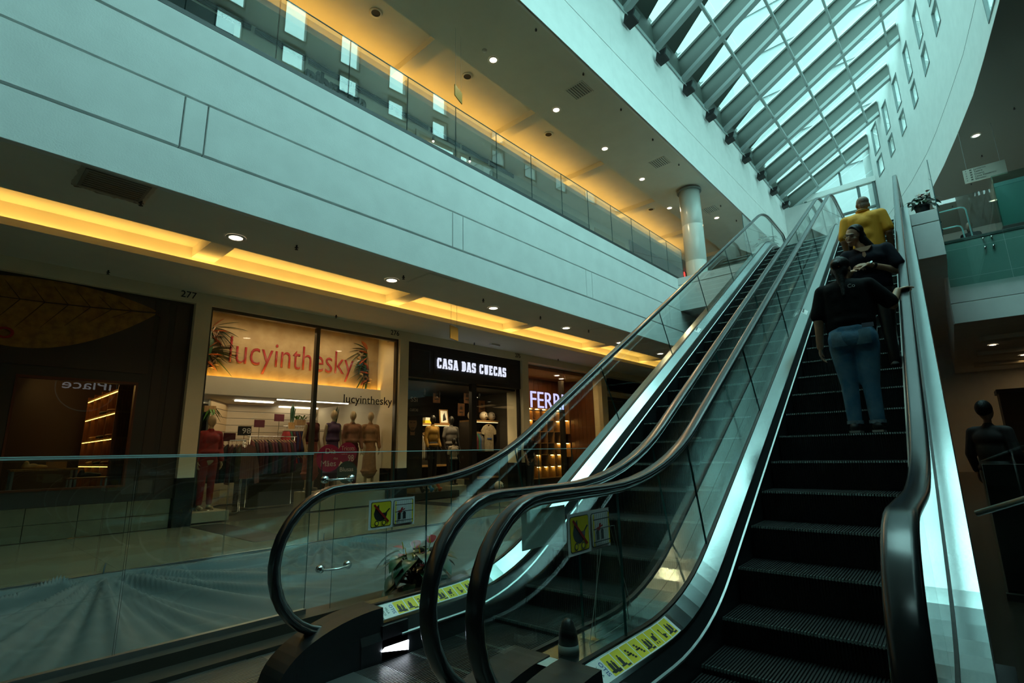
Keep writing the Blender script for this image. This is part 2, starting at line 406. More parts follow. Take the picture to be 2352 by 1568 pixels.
for u, un in zip(RU, RU[1:]):
    for pv in purv:
        if pv > max(cw(u), cw(un))+.1:
            b = MB(); z = zroof(pv)
            b.hexa([(u+.1, pv-.035, z+.10), (un-.1, pv-.035, z+.10), (un-.1, pv+.035, z+.07), (u+.1, pv+.035, z+.07), (u+.1, pv-.035, z+.22), (un-.1, pv-.035, z+.22), (un-.1, pv+.035, z+.20), (u+.1, pv+.035, z+.20)])
            b.build('purlin', RAFT, roof)
    vs_ = [5.92]+[p for p in purv if p > cw(u)+.1]
    vs_.append(min(cw(u), cw(un))-.1)
    for va, vb in zip(vs_, vs_[1:]):
        za, zb = zroof(va)+1.0-.24*(5.9-va)/8, zroof(vb)+1.0-.24*(5.9-vb)/8
        g = MB(); g.hexa([(u, va-.004, za), (un, va-.004, za), (un, vb+.004, zb), (u, vb+.004, zb), (u, va-.004, za+.012), (un, va-.004, za+.012), (un, vb+.004, zb+.012), (u, vb+.004, zb+.012)])
        g.build('glass_pane', SKYGLASS, roof)
    # opaque tapering flashing on the far flank of each rafter
    va, vb = 5.92, 1.3
    za, zb = zroof(va)+.96, zroof(vb)+.84
    g = MB(); g.add([(u, va, za), (u+1.62, va, za), (u, vb, zb), (u, va, za+.02), (u+1.62, va, za+.02), (u, vb, zb+.02)], [(0, 2, 1), (3, 4, 5), (0, 1, 4, 3), (1, 2, 5, 4), (2, 0, 3, 5)])
    g.build('flashing', RDARK, roof)
# bottom kerb of the glazing
b = MB(); b.box(U0, 31, 5.86, 5.98, 13.88, 14.02); b.build('kerb', RAFT, roof)
b = MB(); b.box(US, 31, 5.92, 6.4, 13.9, 15.05); b.build('upstand', RDARK, roof)

# ---- glazed end wall of the hall
UE = 30.2
ew = struct('window_%d' % wi, uv=True); wi += 1
zb, zt_ = 10.2, 12.6
def bar(mbx, a, b, w=.16, d=.2):   # bar between (v,z) points in the end plane
    (v0, z0), (v1, z1) = a, b; L = math.hypot(v1-v0, z1-z0); nx, nz = -(z1-z0)/L*w/2, (v1-v0)/L*w/2
    mbx.hexa([(UE-d/2, v0-nx, z0-nz), (UE+d/2, v0-nx, z0-nz), (UE+d/2, v0+nx, z0+nz), (UE-d/2, v0+nx, z0+nz), (UE-d/2, v1-nx, z1-nz), (UE+d/2, v1-nx, z1-nz), (UE+d/2, v1+nx, z1+nz), (UE-d/2, v1+nx, z1+nz)])
b = MB(); b.box(UE-.15, UE+.12, 1.6, 5.95, 14.28, 14.56); b.build('eave_beam', WHITE, ew)
b = MB()
for v in (5.13, 3.95, 2.72, 2.05): bar(b, (v, 11.0), (v, 14.3), .12)
bar(b, (2.0, 13.0), (5.9, 13.0), .08); b.build('mullion', FRAME, ew)
b = MB(); bar(b, (5.9, 14.5), (2.0, zroof(2.0)+.1), .1); bar(b, (3.4, 14.5), (3.4, zroof(3.4)), .08); b.build('gable_bar', FRAME, ew)
for v0, v1 in ((5.13, 5.9), (3.95, 5.13), (2.72, 3.95), (1.9, 2.72)):
    g = MB(); g.box(UE, UE+.012, v0, v1, 11.0, 14.3); g.build('glass_pane', SKYGLASS, ew)
g = MB(); g.prism([(UE, 5.9, 14.55), (UE, 1.9, 14.55), (UE, 1.9, zroof(1.9)+.8), (UE, 5.9, zroof(5.9)+.9)], (.012, 0, 0)); g.build('glass_pane', SKYGLASS, ew)
mb = MB(); mb.box(UE-.1, UE+.3, -3, 6.4, -.3, 11.0); mb.box(28.6, UE, 4.35, 5.95, 10.5, 13.55)
we = struct('wall_end', mb, WHITE, uv=True)
# ---- enclosure beyond the picture: roofs, side and rear walls
mb = MB(); mb.box(U0, 31, 6.3, 17.1, 11.2, 11.4); struct('ceiling_roof_left', mb, DKGREY, uv=True)
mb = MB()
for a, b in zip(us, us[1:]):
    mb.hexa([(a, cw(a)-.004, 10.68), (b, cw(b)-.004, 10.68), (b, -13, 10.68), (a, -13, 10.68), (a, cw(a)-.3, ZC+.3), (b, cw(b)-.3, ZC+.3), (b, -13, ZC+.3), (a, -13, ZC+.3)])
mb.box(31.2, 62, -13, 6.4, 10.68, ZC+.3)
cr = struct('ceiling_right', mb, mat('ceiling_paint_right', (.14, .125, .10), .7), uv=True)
mb = MB(); mb.box(12, 12.3, -9.3, 60, -.4, 11.2); struct('wall_far_right', mb, DKGREY)
mb = MB(); mb.box(-18, 12.3, -9.3, -9, -.4, 17.0); struct('wall_behind', mb, mat('rear_wall_paint', (.06, .055, .05), .7))
mb = MB(); mb.box(-18, 12.3, 59.7, 60, -.4, 11.2); struct('wall_distant', mb, DKGREY)
mb = MB(); mb.box(31, 60, 6.3, 17.1, 4.7, 11.2); struct('wall_left_rear_block', mb, DKGREY, uv=True)

# ---- right-hand upper gallery: slab front, landing bridge behind the escalators
mb = MB(); mb.box(.42, 12, 17.36, 34, 4.245, 6.44); mb.box(-6.3, .50, 15.45, 34, 5.5, 6.50)
fr = struct('floor_gallery', mb, WHITE)
def panelx(x0, x1, z0, z1, y0, y1, parent, m=WHITE, c=.006):
    b = MB(); b.hexa([(x0+c, y0, z0+c), (x1-c, y0, z0+c), (x1, y0+c, z0), (x0, y0+c, z0), (x0+c, y0, z1-c), (x1-c, y0, z1-c), (x1, y0+c, z1), (x0, y0+c, z1)])
    b.box(x0, x1, y0+c, y1, z0, z1); return b.build('panel', m, parent)
for k in range(4):
    panelx(.44+k*2.8, .44+(k+1)*2.8, 4.245, 4.765, 17.27, 17.36, fr); panelx(.44+k*2.8, .44+(k+1)*2.8, 4.785, 6.40, 17.28, 17.36, fr)
panelx(-.02, .49, 5.47, 6.30, 14.95, 15.5, fr); panelx(-.02, .49, 6.32, 6.61, 14.95, 15.5, fr)
panelx(-6.2, -3.3, 5.47, 6.30, 15.35, 15.5, fr); panelx(-6.2, -3.3, 6.32, 6.55, 15.35, 15.5, fr)
mb = MB(); mb.box(.42, 12, 17.26, 17.42, 6.40, 6.47); struct('trim_5', mb, GROOVE)
# ceiling over the right lower hall and the far right shop row
mb = MB(); mb.box(.2, 12, 34, 59.7, 4.245, 4.6)
for k in range(4): mb.box(1.0, 12, 20+k*3.4, 20.5+k*3.4, 4.12, 4.245)
struct('ceiling_hall_right', mb, CEIL)
mb = MB(); mb.box(-1.5, 12, 33.0, 33.3, 2.75, 4.245); mb.box(-1.5, .9, 33, 33.3, 0, 2.75); mb.box(4.1, 12, 33, 33.3, 0, 2.75)
struct('wall_hall_end', mb, mat('tan_wall_far', (.14, .09, .045), .6))

# ---- near plinth and its edge on the void
mb = MB(); mb.box(U0, 30, 3.88, 4.10, 0, .10); mb.box(U0, 30, 3.70, 3.90, 0, .03)
struct('trim_6', mb, mat('dark_plinth', (.045, .038, .030), .3), uv=True)
mb = MB(); mb.box(U0, 30, 6.28, 6.42, -.2, FL+.02); mb.box(U0, 30, 6.36, 6.46, FL, FL+.05)
struct('trim_7', mb, mat('far_edge_dark', (.03, .03, .028), .3), uv=True)
# ---- round column
mb = MB(); mb.lathe([(.37, Z2-2.3), (.37, Z2+1.35), (.365, Z2+1.36), (.37, Z2+1.37), (.37, Z2+2.75), (.365, Z2+2.76), (.37, Z2+2.77), (.37, ZC-.02)], 40, (17.72, 6.72, 0))
colm = struct('wall_column', mb, mat('column_cladding', (.62, .66, .62), .22), uv=True, smooth=False)
for p in colm.data.polygons: p.use_smooth = True
b = MB(); b.lathe([(.39, ZC-.12), (.44, ZC-.12), (.44, ZC-.04), (.39, ZC-.02)], 40, (17.72, 6.72, 0)); b.build('collar', GROOVE, colm, smooth=True)

# ---- outside: pale tower block beyond the roof glass, unseen sky-blocking mass added on the shop side
TOWER = mat('tower_render_pale', (.31, .32, .32), .8, noise=.10, nscale=.6)
def tower(label, u0, u1, v0, v1, h, nf, nw):
    t = thing('tower_block', label, 'building', W(u0, v0, -.4), TH)
    b = MB(); b.box(0, u1-u0, 0, v1-v0, 0, h); b.build('wall', TOWER, t)
    fh = (h-14)/nf
    for k in range(nf):
        b = MB(); b.box(-.12, 0, 0, v1-v0, 14+k*fh, 14+k*fh+.25); b.build('floor_band', TOWER, t)
        me = MB().box(-.03, 0, 0, 1.5, 0, 1.6).mesh('window', mat('tower_window', (.30, .40, .42), .15))
        if k % 2 == 0:
            for i in range(nw): place('window', me, t, (0, 2+i*(v1-v0-4)/nw, 14+k*fh+1.2))
    return t
tower('pale tower block seen faintly through the roof glass', 44, 60, -34, 46, 74, 14, 9)
mb = MB(); mb.box(U0-20, 40, 17.2, 30, -.4, 39); o = mb.build('sky_blocker', TOWER); o.rotation_euler = (0, 0, TH); o['kind'] = 'structure'; o.name = 'unseen_sky_blocker'  # added out of view to keep skylight off the right wall
# ================================================================== ESCALATORS
TAN = math.tan(PI/6)
Y_NOSE = 3.244                     # the line through the step noses meets floor level here
RISE = 6.5
def profile(hf, hi, y0, y1, r=2.0, hf2=None, step=.25):
    """flat at hf, arc, 30 degree slope hi above the nose line, arc, flat at RISE+hf2: list of (y,z)"""
    hf2 = hf if hf2 is None else hf2
    pts = []
    ya = Y_NOSE+(hf-hi)/TAN; yb = Y_NOSE+(RISE+hf2-hi)/TAN; T = r*math.tan(PI/12)
    pts.append((y0, hf)); s0 = ya-T
    n = 8
    for i in range(n+1):
        a = PI/6*i/n; pts.append((s0+r*math.sin(a), hf+r*(1-math.cos(a))))
    e = (yb-T*math.cos(PI/6), RISE+hf2-T*math.sin(PI/6))
    s = pts[-1]; k = max(1, int((e[0]-s[0])/step))
    for i in range(1, k): pts.append((s[0]+(e[0]-s[0])*i/k, s[1]+(e[1]-s[1])*i/k))
    for i in range(n+1):
        a = PI/6*(1-i/n); pts.append((yb+T-r*math.sin(a), RISE+hf2-r*(1-math.cos(a))))
    pts.append((y1, RISE+hf2)); return pts
def interp(pr, y):
    for (a, za), (b, zb) in zip(pr, pr[1:]):
        if a <= y <= b: return za+(zb-za)*(y-a)/max(1e-9, b-a)
    return pr[0][1] if y < pr[0][0] else pr[-1][1]
DECK = profile(.29, .22, 2.16, 16.6, 2.0)
RAIL = profile(1.075, 1.10, 1.92, 16.45, 2.7, 1.08)
STEPP = profile(0.0, 0.0, 1.95, 16.3, 1.5)
def ext(mb, pr, sec, m=None, closed=True):
    """extrude an (x,dz) section along a (y,z) profile"""
    n = len(sec); o = len(mb.v)
    vs = [(x, y, z+dz) for (y, z) in pr for (x, dz) in sec]; fs = []
    for i in range(len(pr)-1):
        for k in range(n if closed else n-1): fs.append((i*n+k, i*n+(k+1) % n, (i+1)*n+(k+1) % n, (i+1)*n+k))
    if closed: fs += [tuple(range(n-1, -1, -1)), tuple(range((len(pr)-1)*n, len(pr)*n))]
    return mb.add(vs, fs, m)
def seg(pr, y0, y1):
    return [(y0, interp(pr, y0))]+[p for p in pr if y0+1e-6 < p[0] < y1-1e-6]+[(y1, interp(pr, y1))]

# one step: grooved tread, grooved riser, dotted bright nose
def step_mesh():
    mb = MB(); w = 1.0; n = 56; p = w/n
    mb.box(-w/2, w/2, 0, .405, -.05, -.012, 0)
    mb.box(-w/2, w/2, .0, .02, -.262, -.012, 0)
    for i in range(n):
        x = -w/2+p*(i+.5)
        mb.box(x-p*.26, x+p*.26, .004, .403, -.012, 0, 0)
        mb.hexa([(x-p*.26, -.008, -.235), (x+p*.26, -.008, -.235), (x+p*.26, .001, -.235), (x-p*.26, .001, -.235), (x-p*.26, -.010, -.014), (x+p*.26, -.010, -.014), (x+p*.26, .001, -.014), (x-p*.26, .001, -.014)], 0)
        mb.hexa([(x-p*.30, -.012, -.014), (x+p*.30, -.012, -.014), (x+p*.30, .014, -.014), (x-p*.30, .014, -.014), (x-p*.26, -.006, .0012), (x+p*.26, -.006, .0012), (x+p*.26, .014, .0012), (x-p*.26, .014, .0012)], 1)
    return mb.mesh('step', [STEPM, NOSEM])
STEPMESH = step_mesh()

HR_SEC = []
for k in range(20):
    a = 2*PI*k/20; c, s_ = math.cos(a), math.sin(a)
    HR_SEC.append((.042*math.copysign(abs(c)**.55, c), .019*math.copysign(abs(s_)**.7, s_)))
def handrail_path():
    P = []; R = .445
    yc, zc = 1.92, 1.075-R
    for i in range(17):
        a = -PI/2-.05-(PI-.05)*i/16; P.append((yc+R*math.cos(a), zc+R*math.sin(a)))
    P.insert(0, (yc+.13, zc-R+.012))
    P += RAIL[1:-1]
    yc2, zc2 = 16.45, RISE+1.08-R
    for i in range(17):
        a = PI/2-PI*i/16; P.append((yc2+R*math.cos(a), zc2+R*math.sin(a)))
    P.append((yc2-.25, zc2-R)); return P
HP = handrail_path()
def handrail_mesh(offset, sec):
    mb = MB(); n = len(sec); vs = []
    for i, (y, z) in enumerate(HP):
        a, b = HP[max(0, i-1)], HP[min(len(HP)-1, i+1)]
        t = Vector((0, b[0]-a[0], b[1]-a[1])).normalized(); nn = Vector((0, -t.z, t.y))
        for (sx_, sz) in sec: vs.append(Vector((0, y, z))+Vector((sx_, 0, 0))+nn*(sz+offset))
    fs = [(i*n+k, (i+1)*n+k, (i+1)*n+(k+1) % n, i*n+(k+1) % n) for i in range(len(HP)-1) for k in range(n)]
    fs += [tuple(range(n)), tuple(range(len(HP)*n-1, (len(HP)-1)*n-1, -1))]
    return mb.add(vs, fs).mesh('handrail', RUBBER, True)
HRM = handrail_mesh(-.019, HR_SEC)
HRG = handrail_mesh(-.047, [(.014, .010), (-.014, .010), (-.014, -.010), (.014, -.010)]); HRG.materials.clear(); HRG.materials.append(STEELD)

def glass_panes(x, parent):
    """panes cut square to the slope, the two end panes rounded under the newels"""
    R = .385; t = .006
    def pane(poly):
        b = MB(); b.prism([(x-t, y, z) for y, z in poly], (2*t, 0, 0), 0, 1); b.build('glass_pane', [GLASS, GLASSE], parent)
    railb = [(y, z-.06) for y, z in RAIL]; deckt = [(y, z-.02) for y, z in DECK]
    cuts = [2.62]
    y = 3.86
    while y < 14.4: cuts.append(y); y += 1.785
    cuts.append(15.3)
    def top_of(yb):
        f = 1.0 if 3.5 < yb < 14.6 else .0
        if 3.0 < yb <= 3.9: f = .55
        return yb-.37*f
    # bottom newel pane
    poly = [(2.18, interp(deckt, 2.18)-.05)]
    yc, zc = 1.92, 1.075-.445
    for i in range(13):
        a = -PI*.42-(PI*.58+PI/2-.42*PI-.0)*0  # placeholder, replaced below
    poly = []
    for i in range(15):
        a = -PI*.36-(PI*1.14)*i/14; poly.append((yc+R*math.cos(a), zc+R*math.sin(a)))
    topc = seg(railb, 1.93, cuts[0]-.003); botc = seg(deckt, 2.18, cuts[0]-.003)
    pane(poly+topc+botc[::-1])
    for a, b in zip(cuts, cuts[1:]):
        tp = seg(railb, top_of(a)+.003, top_of(b)-.003); bt = seg(deckt, a+.003, b-.003)
        pane(tp+bt[::-1])
    yc2, zc2 = 16.45, RISE+1.08-.445
    arc = [(yc2+R*math.cos(PI/2-PI*i/12), zc2+R*math.sin(PI/2-PI*i/12)) for i in range(13)]
    pane(seg(railb, cuts[-1]+.003, 16.44)+arc+seg(deckt, cuts[-1]+.003, 16.44)[::-1])

def pictos(mb_sign, parent, x0, x1, s):
    pass

def balustrade(x, s, parent, outer=.13, clad=None):
    """glass balustrade at x; s=+1 when the steps lie to its right"""
    hr = place('handrail', HRM, parent, (x, 0, 0)); place('handrail_guide', HRG, hr)
    glass_panes(x, parent)
    mb = MB(); ext(mb, DECK, [(x+s*.014, 0), (x+s*.115, -.066), (x+s*.122, -.082), (x+s*.108, -.082), (x+s*.014, -.03)]); mb.build('inner_deck', STEEL, parent)
    mb = MB(); ext(mb, DECK, [(x-s*.014, 0), (x-s*outer, 0), (x-s*outer, -.035), (x-s*.014, -.03)]); mb.build('outer_deck', STEEL, parent)
    mb = MB(); ext(mb, DECK, [(x-.014, .012), (x+.014, .012), (x+.014, -.03), (x-.014, -.03)]); mb.build('glass_gasket', BLACK, parent)
    sk = profile(.29-.07, .22-.07, 2.0, 16.4, 2.0)
    mb = MB(); ext(mb, sk, [(x+s*.108, -.01), (x+s*.118, -.01), (x+s*.150, -.10), (x+s*.150, -.42), (x+s*.108, -.42)]); mb.build('skirt_panel', SKIRT, parent)
    mb = MB(); ext(mb, seg(sk, 2.3, 16.3), [(x+s*.132, -.082), (x+s*.158, -.096), (x+s*.158, -.106), (x+s*.132, -.100)]); mb.build('skirt_deflector', STEELD, parent)
    # black moulded newel base that takes the returning handrail
    for (ya, top) in ((0, 0),):
        xa, xb = x-s*outer, x+s*.150
        pr = [(1.50+.67*(1-math.cos(q*PI/28)), .302*math.sin(q*PI/28)**.9) for q in range(15)]
        b = MB()
        for (p, q) in zip(pr, pr[1:]):
            zz = 0.0
            b.hexa([(xa, p[0], 0), (xb, p[0], 0), (xb, q[0], 0), (xa, q[0], 0), (xa+s*.03, p[0], p[1]), (xb-s*.03, p[0], p[1]), (xb-s*.03, q[0], q[1]), (xa+s*.03, q[0], q[1])])
        b.box(min(xa, xb), max(xa, xb), 2.15, 2.35, 0.0, .20)
        nb = b.build('newel_base', BLACKP, parent)
        c = MB(); c.tube([(x, 1.93, .19), (x, 2.06, .20)], [.075, .085], 14); c.build('handrail_inlet', BLACK, nb, smooth=True)
        c = MB(); c.sph((x+s*.105, 2.05, .262), .013, n=10, k=6); c.build('indicator_light', emis('red_indicator', (1, .05, .05), .6), nb)
        xa, xb = min(xa, xb), max(xa, xb)
        b = MB(); b.box(xa, xb, 16.55, 16.85, RISE, RISE+.26); b.build('newel_base', BLACKP, parent)

def escalator(name, label, xl, xr, nose_off):
    e = thing(name, label, 'escalator', (0, 0, 0), 0, 'pair of escalators')
    xc = (xl+xr)/2
    k0 = 0
    y = 1.98-.0+nose_off
    while y < 15.6:
        z = interp(STEPP, y)
        place('step', STEPMESH, e, (xc, y, z)); y += .4
    # truss cladding under the steps
    und = [(yy, zz) for yy, zz in profile(-.45, -.62, 3.2, 16.0, 1.5)]
    mb = MB(); ext(mb, und, [(xl-.11, 0), (xr+.11, 0), (xr+.11, -.25), (xl-.11, -.25)]); mb.build('truss_cladding', DKGREY, e)
    # comb plate and landing plates with ribs
    for (ya, yb, zz) in ((.35, 1.95, 0.0), (15.55, 17.2, RISE)):
        xl2 = xl-.72 if (xl < -2 and zz == 0) else xl
        b = MB(); b.box(xl2-.10, xr+.10, ya, yb, zz-.05, zz); lp = b.build('landing_plate', PLATE, e)
        c = MB(); n = 70 if xl2 == xl else 110
        for i in range(n):
            xx = xl2-.08+(xr-xl2+.16)*(i+.5)/n; c.box(xx-.004, xx+.004, ya+.01, yb-.22 if zz == 0 else yb-.01, zz, zz+.004)
        c.build('plate_ribs', PLATE, lp)
    b = MB(); n = 56
    for i in range(n):
        xx = xc-.5+(i+.5)/n; b.hexa([(xx-.004, 1.93, -.004), (xx+.004, 1.93, -.004), (xx+.002, 2.12, -.006), (xx-.002, 2.12, -.006), (xx-.004, 1.93, .012), (xx+.004, 1.93, .012), (xx+.002, 2.12, .004), (xx-.002, 2.12, .004)])
    b.box(xc-.5, xc+.5, 1.76, 1.94, 0, .012); b.build('comb_plate', PLATE, e)
    return e
XA, XB, XC, XD = -3.07, -1.735, -1.47, -.15
escL = escalator('escalator', 'left glass-sided escalator, empty, next to the shop walkway', XA, XB, -.025)
escR = escalator('escalator', 'right glass-sided escalator carrying three people up', XC, XD, 0.0)
balustrade(XA, 1, escL); balustrade(XB, -1, escL, .131)
balustrade(XC, 1, escR, .131); balustrade(XD, -1, escR, .125)
def cladding(x, side, parent):
    mb = MB(); t = .02*side
    up = [(y, z-.035) for y, z in DECK]; lo = [(y, z) for y, z in profile(-.6, -.78, 3.2, 16.0, 1.5)]
    n = 60; ys = [2.4+(16.0-2.4)*i/n for i in range(n+1)]
    for a, b in zip(ys, ys[1:]):
        mb.hexa([(x, a, max(0.0, interp(lo, a))), (x+t, a, max(0.0, interp(lo, a))), (x+t, b, max(0.0, interp(lo, b))), (x, b, max(0.0, interp(lo, b))), (x, a, interp(up, a)), (x+t, a, interp(up, a)), (x+t, b, interp(up, b)), (x, b, interp(up, b))])
    mb.build('side_cladding', STEELD, parent)
cladding(XA-.13, 1, escL); cladding(XD+.125, -1, escR)

# comb light on the inside of the left skirt
b = MB(); xx = XA+.1535
b.prism([(xx, 2.14, .060), (xx, 2.35, .018), (xx, 2.35, .075), (xx, 2.165, .078)], (.006, 0, 0)); b.build('comb_light', COMBL, escL)

# ---- pictogram stickers along the inner decks and the warning signs on the glass
def deck_sticker(x, s, parent, y0, y1, n):
    """strip of yellow pictogram fields on the inner deck, seen from the step side"""
    dx = .101; ang = math.atan2(.066, dx)
    root = None
    def pt(t, y, lift):      # t 0..1 across the deck
        z = interp(DECK, y)
        return Vector((x+s*(.014+t*dx)+s*lift*math.sin(ang), y, z-.066*t+lift*math.cos(ang)))
    def patch(mb, t0, t1, ya, yb, lift, k=4):
        for i in range(k):
            a, b = ya+(yb-ya)*i/k, ya+(yb-ya)*(i+1)/k
            q = [pt(t0, a, lift), pt(t1, a, lift), pt(t1, b, lift), pt(t0, b, lift)]
            mb.quad(*(q if s > 0 else q[::-1]))
    b = MB(); patch(b, .05, .97, y0, y1, .0012, 14); root = b.build('pictogram_strip', SIGNW, parent)
    ylogo = y0+.115
    w = (y1-ylogo-.02)/n
    for i in range(n):
        a = ylogo+w*i
        f = MB(); patch(f, .10, .92, a+.004, a+w-.004, .0018, 2); fo = f.build('pictogram_field', YELLOW, root)
        g = MB()
        def rect(t0, t1, p, q): patch(g, t0, t1, a+w*p, a+w*q, .0024, 1)
        kind = i % 8
        # small figures: head, body, step line
        if kind in (0, 1, 4, 7):
            rect(.30, .42, .30, .42); rect(.42, .72, .24, .50); rect(.72, .80, .10, .62); rect(.80, .88, .55, .9)
            if kind != 1: rect(.36, .46, .60, .72); rect(.46, .74, .56, .78)
            if kind == 0: rect(.74, .84, .2, .9)
        elif kind in (2, 3):
            for q in range(5): rect(.30+.1*q, .38+.1*q, .20+.09*q, .40+.09*q)
            rect(.50, .58, .15, .60)
        elif kind == 5:
            rect(.40, .66, .25, .62); rect(.30, .40, .55, .72); rect(.72, .82, .28, .38); rect(.72, .82, .52, .62)
        else:
            rect(.32, .42, .35, .47); rect(.42, .64, .38, .46); rect(.60, .82, .42, .66); rect(.64, .70, .66, .8)
        g.build('pictogram_figure', SIGNK, fo)
    # maker's and mall's names across the strip end
    yo = y0+.098
    c = pt(.5, yo, .002); sl = math.atan2(interp(DECK, yo+.05)-interp(DECK, yo-.05), .1)
    def lettering(txt, size, m, y):
        me = text_mesh(txt, size, .0006, 'CENTER'); me.materials.clear(); me.materials.append(m)
        o = place('lettering', me, root); c = pt(.5, y, .0024)
        sl = math.atan2(interp(DECK, y+.03)-interp(DECK, y-.03), .06)
        ex = Vector((s*math.cos(ang), 0, -math.sin(ang))); ey = Vector((0, math.cos(sl), math.sin(sl)))
        if s < 0: ex = -ex
        xa = ex if s > 0 else -ex
        xa = Vector((math.cos(ang), 0, -s*math.sin(ang)))
        ez = xa.cross(ey).normalized(); ey = ez.cross(xa)
        o.matrix_local = Matrix(((xa.x, ey.x, ez.x, c.x), (xa.y, ey.y, ez.y, c.y), (xa.z, ey.z, ez.z, c.z), (0, 0, 0, 1)))
    lettering('OTIS', .036, SIGNB, y0+.082); lettering('VILLA', .022, mat('sign_grey_green', (.12, .2, .16), .5), y0+.045); lettering('LOBOS', .022, MATS['sign_grey_green'], y0+.015)
deck_sticker(XA, 1, escL, 2.19, 3.05, 8); deck_sticker(XC, 1, escR, 2.19, 3.05, 8)
for (x, p) in ((XA, escL), (XC, escR)):
    b = MB()
    y0 = 8.35; z0 = interp(DECK, y0); z1 = interp(DECK, y0+.16)
    b.quad((x+.02, y0, z0+.001-.003), (x+.09, y0, z0-.048), (x+.09, y0+.16, z1-.048), (x+.02, y0+.16, z1-.002)); b.build('small_sticker', SIGNW, p)
    c = MB(); c.quad((x+.03, y0+.03, z0+.013), (x+.05, y0+.03, z0+.0), (x+.05, y0+.13, z1-.019), (x+.03, y0+.13, z1-.006)); c.build('small_sticker_print', SIGNK, p)

def warning_sign(x, parent, side, label):
    """white plate with a crossed-out pram and a foot-on-step drawing, stuck on the balustrade glass"""
    y0, y1, z0, z1 = 2.115, 2.50, .765, .955
    xs = x+side*.0065; d = side*.003
    b = MB(); b.prism([(xs, y0, z0), (xs, y1, z0), (xs, y1, z1), (xs, y0, z1)], (d, 0, 0)); s = b.build('warning_sign', SIGNW, parent); s['label'] = label
    L = [xs+d]
    def Q(pts, m, name):
        L[0] += side*.0006; b = MB()
        b.prism([(L[0], y0+p*(y1-y0), z0+q*(z1-z0)) for p, q in pts], (side*.0005, 0, 0)); return b.build(name, m, s)
    def circ(cx, cy, r, m, name, n=16, a0=0, a1=2*PI):
        return Q([(cx+r*math.cos(a0+(a1-a0)*i/(n-1)), cy+2.03*r*math.sin(a0+(a1-a0)*i/(n-1))) for i in range(n)], m, name)
    def rr(p0, p1, q0, q1, m, name, r=.03):
        pts = []
        for cx, cy, a in ((p1-r, q1-2*r, 0), (p0+r, q1-2*r, 1), (p0+r, q0+2*r, 2), (p1-r, q0+2*r, 3)):
            for i in range(4): t = (a+i/3)*PI/2; pts.append((cx+r*math.cos(t), cy+2*r*math.sin(t)))
        return Q(pts, m, name)
    rr(.04, .47, .07, .93, SIGNK, 'field_border'); rr(.05, .46, .09, .91, YELLOW, 'pram_field')
    circ(.24, .54, .14, SIGNK, 'pram_body', 14, PI, 2*PI)
    Q([(.10, .54), (.22, .54), (.20, .84), (.13, .72)], SIGNK, 'pram_hood'); Q([(.36, .52), (.44, .66), (.42, .68), (.34, .55)], SIGNK, 'pram_handle')
    for cx in (.16, .31): circ(cx, .20, .045, SIGNK, 'pram_wheel'); circ(cx, .20, .030, YELLOW, 'wheel_hub')
    Q([(.08, .82), (.11, .86), (.42, .24), (.39, .20)], SIGNR, 'red_bar')
    rr(.51, .96, .07, .93, SIGNK, 'field_border'); rr(.52, .95, .09, .91, SIGNW, 'step_field')
    for i in range(9): Q([(.555+.045*i, .10), (.559+.045*i, .10), (.559+.045*i, .90), (.555+.045*i, .90)], MATS.get('sign_line') or mat('sign_line', (.25, .27, .26), .5), 'step_line')
    for p in (.545, .925): Q([(p-.012, .10), (p+.012, .10), (p+.012, .90), (p-.012, .90)], YELLOW, 'step_edge')
    for q in (.2, .52, .76): Q([(.53, q-.012), (.94, q-.012), (.94, q+.012), (.53, q+.012)], SIGNK, 'step_bar')
    for cx in (.62, .73): circ(cx, .44, .035, SIGNK, 'shoe_print', 12); Q([(cx-.03, .25), (cx+.03, .25), (cx+.03, .42), (cx-.03, .42)], SIGNK, 'shoe_print')
    Q([(.58, .55), (.74, .62), (.74, .58), (.58, .51)], SIGNR, 'red_cross')
    Q([(.62, .48), (.66, .48), (.70, .66), (.66, .66)], SIGNR, 'red_cross')
warning_sign(XA, escL, 1, 'white and yellow no-pram warning sign on the left glass')
warning_sign(XC, escR, 1, 'white and yellow no-pram warning sign on the right escalator glass')
warning_sign(XB, escL, -1, 'warning sign seen from its plain grey back')
ORD = 'first second third fourth fifth sixth seventh eighth ninth tenth eleventh twelfth thirteenth fourteenth fifteenth sixteenth'.split()
# ================================================================== GLASS BALUSTRADES
def uvthing(name, label, cat, u, v, z, group=None, rz=0.0):
    return thing(name, label, cat, W(u, v, z), TH+rz, group)
def pane_mesh(w, h, t=.012):
    b = MB(); c = .0
    b.add([(0, -t/2, 0), (w, -t/2, 0), (w, t/2, 0), (0, t/2, 0), (0, -t/2, h), (w, -t/2, h), (w, t/2, h), (0, t/2, h)], [(0, 1, 5, 4), (2, 3, 7, 6)], 0)
    b.add([(0, -t/2, 0), (w, -t/2, 0), (w, t/2, 0), (0, t/2, 0), (0, -t/2, h), (w, -t/2, h), (w, t/2, h), (0, t/2, h)], [(0, 3, 2, 1), (4, 5, 6, 7), (1, 2, 6, 5), (3, 0, 4, 7)], 1)
    return b.mesh('glass_pane', [GLASS, GLASSE])
def glass_run(label, u0, seams, v, z0, h, rail=None, base=STEELD):
    t = uvthing('glass_balustrade', label, 'balustrade', u0, v, z0)
    for a, b in zip(seams, seams[1:]):
        place('glass_pane', pane_mesh(b-a-.010, h), t, (a+.005-u0, 0, 0))
    b = MB(); b.box(seams[0]-u0, seams[-1]-u0, -.02, .02, -.02, .035); b.build('base_channel', base, t)
    if rail:
        b = MB(); b.box(seams[0]-u0, seams[-1]-u0, -.008, .008, h, h+.010); b.build('top_edge_strip', rail, t)
    return t
EDGE = mat('polished_glass_edge', (.38, .50, .48), .2)
